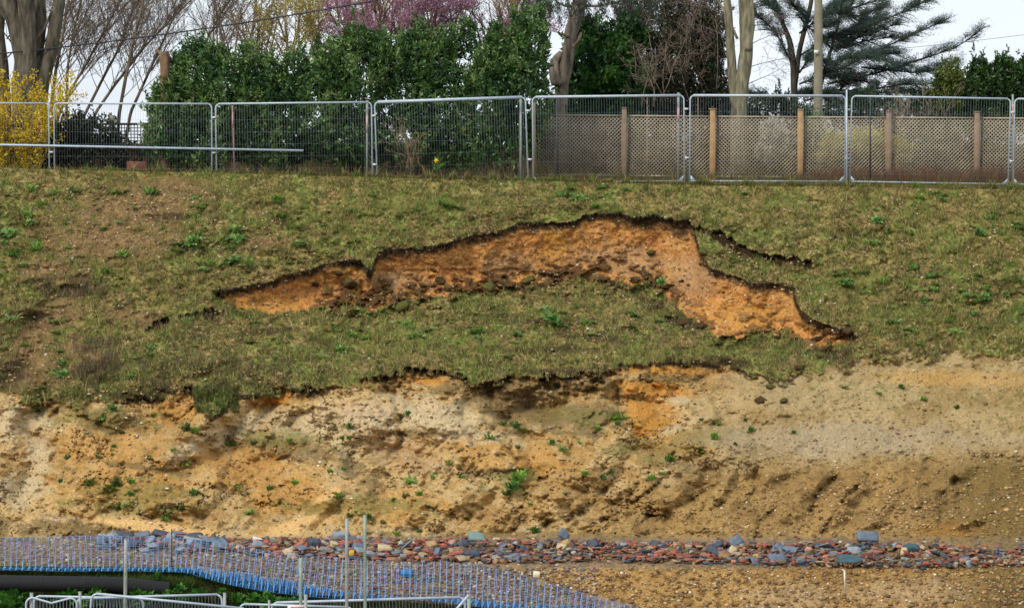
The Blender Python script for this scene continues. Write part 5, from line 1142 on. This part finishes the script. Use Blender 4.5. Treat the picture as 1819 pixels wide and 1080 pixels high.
# its hanging dark needle sprays
r = np.random.RandomState(460); pos = []; 
for k in range(150):
    x = r.uniform(930, 1170); y = r.uniform(-30, 12); n_ = 60; t = r.rand(n_); pos.append(P(x + r.normal(0, 2.2, n_) + 4 * t, y + t * r.uniform(14, 44), 63.5 + r.uniform(-.6, .6)))
pos = np.concatenate(pos); n_ = len(pos); LL = r.uniform(.05, .10, n_)
V, Fc, C_ = leaves(pos, np.tile([0, 0, -1.], (n_, 1)), LL, LL * .16, lin(np.array([(62, 70, 58), (84, 84, 72), (52, 60, 46)], float)[r.randint(0, 3, n_)]) * .75, r, .35)
obj("hanging_sprays", mesh_np("sprays", V - b0, Fc, cols=C_), needm, e)
# twin-stemmed trunk
b0 = ground0(1310, 65.2); e = empty("twin_stem_tree", "tall greenish grey tree with two upright stems behind the trellis", "tree", tuple(b0))
trunk_mesh([[(1312, 340, 14), (1312, 200, 14), (1318, 150, 13), (1326, 90, 12), (1325, 40, 12), (1324, -20, 12)], [(1310, 200, 10), (1302, 150, 8.5), (1298, 90, 7.5), (1294, 30, 7), (1290, -20, 7)], [(1328, 90, 8, -.1), (1334, 40, 7, -.1), (1330, -20, 6, -.1)], [(1310, 70, 2.5), (1292, 30, 2), (1272, -5, 1.8)]], 65.2, b0, 452, rough=.14).make("trunk", barkm("green_grey_bark", (122, 116, 94)), e, smooth=True)
rng = random.Random(480); polys = []; rads = []; tips = []
for x, y, dx in ((1330, 120, .8), (1332, 80, .7), (1334, 40, .8), (1334, 10, .7), (1296, 70, -.7), (1293, 30, -.7), (1328, 150, .8)): grow(polys, rads, tips, pt(x, y, 65.2), (dx, rng.uniform(-.4, .4), .35), rng.uniform(.9, 1.3), .010, 2, rng, kids=(8, 7), up=.05, droop=.15)
mb = MB(org=b0); mb.tubes(polys, rads, 4); mb.make("twigs", barkm("violet_twig", (118, 102, 98)), e)

# willow, blossom, twiggy masses
def twig_tree(label, name, cat, spots, Y, seed, tw, fl=None, n_st=8, H=(2.5, 3.6), kids=(8, 6), group=None, base=300, flsize=(.03, .05), nfl=9000, up=.25, droop=0, band=None, r0=.03):
    rng = random.Random(seed); polys = []; rads = []; tips = []; b0 = ground0(spots[0][0], Y)
    for k in range(n_st):
        x, y = spots[k % len(spots)]; grow(polys, rads, tips, pt(x + rng.uniform(-14, 14), y, Y + rng.uniform(-.5, .5)), (rng.uniform(-.5, .5), rng.uniform(-.3, .3), 1), rng.uniform(*H), r0, 2, rng, kids=kids, up=up, spread=.55, ratio=.42, droop=droop)
    e = empty(name, label, cat, tuple(b0), group)
    mb = MB(org=b0); mb.tubes(polys, rads, 4); mb.make("crown", barkm(name + "_twig", tw), e)
    mb = MB(org=b0); x = spots[0][0]; q = np.array(pt(x, spots[0][1] - 20, Y)); k_ = np.linspace(0, 1, 6)[:, None]; mb.tube(b0 * (1 - k_) + q * k_, np.linspace(.03, .015, 6) if r0 < .02 else np.linspace(.06, .03, 6), 8); mb.make("trunk", barkm(name + "_bark", tw), e)
    if fl:
        r = np.random.RandomState(seed); S = np.concatenate(tips); n_ = nfl
        w = fbm(S[:, 0] * 1.6, S[:, 2] * 1.6, 3, seed); S = S[w > .44]
        pos = S[r.randint(len(S), size=n_)] + r.normal(0, .04, (n_, 3)); LL = r.uniform(*flsize, n_)
        V, Fc, C_ = leaves(pos, np.tile([0, -.5, .3], (n_, 1)), LL, LL * .8, lin(np.array(fl, float)[r.randint(0, len(fl), n_)]) * .85, r, 1.2)
        obj("blossom" if "blossom" in cat else "buds", mesh_np("blossom", V - b0, Fc, cols=C_), softm, e)
    return e
PK = [(210, 170, 190), (224, 188, 206), (190, 144, 166), (172, 132, 148)]
twig_tree("pink blossom tree behind the hedge, the left and paler one", "blossom_tree", "blossom tree", [(620, 130), (650, 110), (700, 100), (740, 100)], 68, 471, (122, 92, 88), [(196, 140, 164), (172, 120, 140), (206, 170, 180)], n_st=18, H=(1.4, 2.4), nfl=14000, flsize=(.03, .045))
twig_tree("strongly pink blossom tree behind the hedge's centre", "blossom_tree", "blossom tree", [(740, 110), (770, 90), (800, 100), (700, 90)], 69, 472, (122, 86, 90), PK, n_st=18, H=(1.2, 2.0), nfl=13000)
twig_tree("deep pink blossom tree behind the hedge's right end", "blossom_tree", "blossom tree", [(860, 130), (890, 120), (920, 110)], 69, 473, (118, 80, 86), PK, n_st=16, H=(1.2, 2.0), nfl=11000)
YW = [(196, 182, 96), (178, 162, 80), (206, 194, 120)]
twig_tree("yellow-twigged willow filling the sky over the hedge's dip", "willow_tree", "willow", [(500, 170), (540, 150), (470, 150), (580, 130), (520, 120)], 70, 474, (168, 150, 104), YW, n_st=22, H=(1.8, 3.0), kids=(8, 5), nfl=9000, flsize=(.03, .06), group="yellowish willows behind the hedge")
twig_tree("yellow-twigged willow above the pink blossom trees", "willow_tree", "willow", [(660, 90), (720, 60), (620, 110), (780, 60)], 71.5, 475, (160, 142, 96), YW, n_st=20, H=(1.6, 2.6), kids=(8, 5), nfl=7000, flsize=(.03, .06))
twig_tree("olive-tinged willow between the pink blossom and the gnarled trunk", "willow_tree", "willow", [(880, 80), (930, 70), (910, 40)], 71, 476, (128, 116, 70), [(150, 140, 62), (128, 124, 54)], n_st=12, H=(1.4, 2.4), kids=(8, 5), nfl=6000)
twig_tree("grey-brown bare twiggy tree over the left laurel", "twiggy_tree", "tree", [(420, 150), (450, 140), (390, 140)], 69.5, 477, (146, 128, 112), n_st=14, H=(1.8, 3.0), kids=(8, 6))
twig_tree("reddish brown mass of bare twigs left of the twin-stemmed trunk", "twiggy_tree", "tree", [(1240, 190), (1270, 160), (1210, 150), (1250, 90)], 66, 478, (74, 66, 52), n_st=8, H=(1.5, 2.6), kids=(10, 7), r0=.008)
twig_tree("curly bare shrub in front of the dark laurel right of the gnarled trunk", "twiggy_tree", "shrub", [(1150, 190), (1170, 180)], 65.4, 479, (108, 92, 74), n_st=9, H=(1.2, 1.9), kids=(7, 6), r0=.012, up=0)
twig_tree("bare brown shrub behind the trellis just left of the corner evergreen", "twiggy_tree", "shrub", [(1640, 250), (1600, 250)], 68, 481, (120, 104, 86), n_st=9, H=(.9, 1.5), kids=(7, 5), r0=.01)
twig_tree("tangled bare bramble with pale canes against the hedge's dark base", "bramble", "bramble", [(730, 300), (745, 305), (720, 305)], 61.9, 482, (150, 124, 98), n_st=10, H=(.7, 1.3), kids=(4, 3), r0=.008, up=0)

# cedar
def cedar():
    Y = 74.0; b0 = ground0(1411, Y); rng = random.Random(33); r = np.random.RandomState(34)
    e = empty("cedar_tree", "blue-green cedar with long layered boughs reaching out against the sky", "cedar", tuple(b0))
    mb = trunk_mesh([[(1412, 340, 7), (1412, 200, 6.5), (1410, 120, 6), (1402, 70, 5), (1385, 30, 3.2), (1370, -20, 3)], [(1412, 150, 5), (1420, 90, 4.5), (1438, 20, 4), (1445, -20, 4)], [(1430, 300, 5), (1445, 200, 4), (1470, 110, 3), (1490, 40, 2.4), (1500, -30, 2)]], Y, b0, 490, sides=8)
    mb.make("trunk", barkm("cedar_bark", (72, 66, 58)), e, smooth=True)
    boughs = [[(1470, 150), (1560, 130), (1640, 105), (1700, 85), (1752, 47)], [(1480, 110), (1560, 90), (1620, 62), (1678, 38)], [(1490, 70), (1560, 40), (1610, 20), (1650, 0)], [(1500, 20), (1560, 0), (1600, -20)],
              [(1470, 170), (1540, 160), (1610, 150), (1680, 150)], [(1440, 140), (1500, 120), (1540, 100), (1600, 95)], [(1420, 100), (1470, 70), (1520, 50), (1560, 30)], [(1410, 120), (1380, 60), (1350, 30), (1335, 20)], [(1405, 80), (1380, 20), (1345, -5)],
              [(1420, 60), (1460, 30), (1500, 0)], [(1450, 190), (1520, 185), (1590, 180), (1640, 190)], [(1400, 190), (1360, 175), (1330, 170)], [(1410, 170), (1440, 165), (1480, 180)], [(1440, 40), (1410, 10), (1390, -20)], [(1480, 180), (1500, 150), (1530, 140)], [(1450, 60), (1480, 90), (1530, 75), (1590, 65)], [(1420, 150), (1460, 135), (1510, 140), (1560, 150)], [(1470, 60), (1500, 75), (1550, 60), (1600, 40)], [(1430, 100), (1480, 110), (1520, 100), (1580, 110)], [(1420, 30), (1440, 55), (1480, 45), (1520, 0)], [(1480, 160), (1560, 165), (1620, 165), (1660, 172)], [(1430, 180), (1480, 165), (1540, 175)], [(1400, 200), (1450, 205), (1560, 210)], [(1420, 130), (1440, 100), (1470, 110)], [(1530, 120), (1570, 125), (1640, 130), (1690, 112)], [(1460, 20), (1520, 30), (1570, 15)]]
    ps = []; rd = []; tp = []
    for bi, ln in enumerate(boughs):
        a = np.array(ln, float); s_ = np.linspace(0, len(a) - 1, 12); x = np.interp(s_, range(len(a)), a[:, 0]); y = np.interp(s_, range(len(a)), a[:, 1])
        d0 = rng.uniform(-1.6, 1.6); p = P(x, y, Y + np.linspace(0, d0, 12)); ps.append(p); rd.append(np.linspace(.032, .01, 12))
        for j in range(60):
            t = rng.uniform(.05, 1) * 11; i0 = int(min(t, 10)); q = p[i0] * (1 - t + i0) + p[i0 + 1] * (t - i0); dd = vunit(p[i0 + 1] - p[i0]); side = rng.choice((-1, 1))
            d_ = vunit(dd * .8 + np.array([0, side * .9, rng.uniform(-.5, .45)])); L_ = rng.uniform(.3, 1.0) * (1.1 - .5 * t / 11)
            tt = np.linspace(0, 1, 5)[:, None]; c = q + d_ * L_ * tt; c[:, 2] -= .10 * (tt[:, 0] ** 2) * L_; ps.append(c); rd.append(np.linspace(.012, .005, 5)); tp.append(c)
    mb = MB(org=b0); mb.tubes(ps, rd, 5); mb.make("boughs", barkm("cedar_bark", (72, 66, 58)), e)
    T = np.concatenate(tp + ps[::35]); n_ = 330000; i = r.randint(len(T), size=n_); cl = r.normal(0, .09, (n_, 3)); cl[:, 2] = np.abs(cl[:, 2]) * .8
    pos = T[i] + cl; kk = fbm(pos[:, 0] * 5, pos[:, 2] * 6 + pos[:, 1], 3, 35) > .41; pos = pos[kk]; n_ = len(pos)
    LL = r.uniform(.03, .06, n_); pal = np.array([(62, 86, 76), (78, 104, 94), (52, 72, 60), (98, 122, 112), (74, 90, 62)], float)
    V, Fc, C_ = leaves(pos, np.tile([.3, 0, .6], (n_, 1)), LL, LL * .22, lin(pal[r.randint(0, 5, n_)]) * .8, r, .8)
    obj("needle_sprays", mesh_np("needles", V - b0, Fc, cols=C_), needm, e)
cedar()

# utility pole and overhead wires
b0 = ground0(1453, 69); e = empty("utility_pole", "tall weathered concrete utility pole in front of the cedar", "utility pole", tuple(b0))
p1 = np.array(pt(1454, -60, 69)); mb = MB(org=b0); k_ = np.linspace(0, 1, 8)[:, None]; mb.tube(b0 * (1 - k_) + p1 * k_, np.linspace(.125, .095, 8), 12); mb.make("shaft", mat("pole_wood", (142, 134, 112), rough=.9, var=.25, vscale=3, bump=.3), e, smooth=True)
mb = MB(org=b0); mb.box(pt(1450, 93, 68.86), (.11, .02, .10)); mb.make("number_plate", mat("plate_white", (212, 212, 206), rough=.6), e)
wm = mat("cable_black", (52, 52, 54), rough=.6)
def wire_(label, a, b, Ya, Yb, sagp, r_):
    t = np.linspace(0, 1, 30); x = a[0] + (b[0] - a[0]) * t; y = a[1] + (b[1] - a[1]) * t + sagp * 4 * t * (1 - t); p = P(x, y, Ya + (Yb - Ya) * t)
    mb = MB(org=p[0]); mb.tube(p, r_, 5); o = mb.make("overhead_cable", wm); o.location = tuple(p[0]); tag(o, label, "cable")
wire_("thick twisted black cable crossing in front of the bare trees at the left", (-40, 100), (830, -30), 63, 66, 12, .018)
wire_("thinnest overhead wire at the right, against the pale sky right of the cedar", (1454, 100), (1900, 52), 69, 80, 3, .006)

# yellow daffodil, yellow leaves
b0 = np.array(pt(775, 306, 61.5)); e = empty("daffodil", "single yellow daffodil flowering behind the mesh at the hedge's foot", "flower", tuple(b0))
mb = MB(org=b0); q = np.array(pt(775, 286, 61.5)); mb.tube([b0, q], .006, 5); [mb.tube([b0, b0 + [dx, 0, .16], b0 + [dx * 2.2, 0, .24]], [.012, .01, .003], 4) for dx in (-.05, .04, .09, .13)]; mb.make("stem", mat("daff_green", (70, 124, 44), rough=.6), e)
V = []; Fc = []
for k in range(6):
    a = k * math.pi / 3; c_, s_ = math.cos(a), math.sin(a); V += [q, q + [.04 * c_ - .016 * s_, -.01, .04 * s_ + .016 * c_], q + [.055 * c_, 0, .055 * s_], q + [.04 * c_ + .016 * s_, -.01, .04 * s_ - .016 * c_]]; Fc.append([4 * k, 4 * k + 1, 4 * k + 2, 4 * k + 3])
obj("petals", mesh_np("petals", np.array(V) - b0, np.array(Fc)), mat("daff_yellow", (240, 208, 30), rough=.6), e)
mb = MB(org=b0); mb.tube([q, q + [0, -.05, 0]], [.018, .03], 8); mb.make("trumpet", mat("daff_orange", (236, 180, 20), rough=.6), e)

# dead stems, long grass and ground cover along the foot of the hedge
def stems_strip(name, n_, x0, x1, Y0, Y1, h, pal, seed, w=(.006, .012), lean=(.05, .6)):
    r = np.random.RandomState(seed); Y = r.uniform(Y0, Y1, n_); X = r.uniform(x0, x1, n_); kk = fbm(X / 18, Y * 3, 3, seed) > .38; X, Y = X[kk], Y[kk]
    B = P(X, 320, Y); B[:, 2] = np.interp(X, *FENCE_Z) - .03; hh = r.uniform(h[0], h[1], len(X)) * (0.6 + .8 * fbm(X / 30, 0 * X, 3, seed + 1))
    cc = np.array(pal, float)[r.randint(0, len(pal), len(X))] * r.uniform(.8, 1.15, (len(X), 1))
    o = blades(name, B, hh, r.uniform(*w, len(X)), r.uniform(*lean, len(X)), lin(np.clip(cc, 0, 255)) * .75, r); return tag(o, kind='stuff')
stems_strip("dead_stems", 2600, -60, 950, 61.2, 62.6, (.25, .75), [(150, 124, 98), (126, 100, 78), (110, 84, 70), (160, 140, 112)], 501, w=(.005, .010))
stems_strip("hedge_foot_grass", 9000, -60, 1880, 60.3, 62.0, (.08, .26), [(104, 108, 52), (130, 112, 72), (86, 96, 44), (120, 92, 66)], 503)
stems_strip("trellis_foot_grass", 12000, 940, 1880, 61.4, 65.4, (.12, .36), [(136, 110, 82), (112, 104, 56), (90, 110, 48), (124, 92, 74)], 505)
stems_strip("trellis_foot_bracken", 7000, 1440, 1880, 61.6, 64.0, (.18, .46), [(146, 108, 84), (128, 92, 74), (112, 82, 62)], 507)
stems_strip("crest_grass", 9000, -60, 1880, 60.0, 60.5, (.04, .12), [(112, 116, 56), (140, 124, 76), (92, 104, 46)], 509)
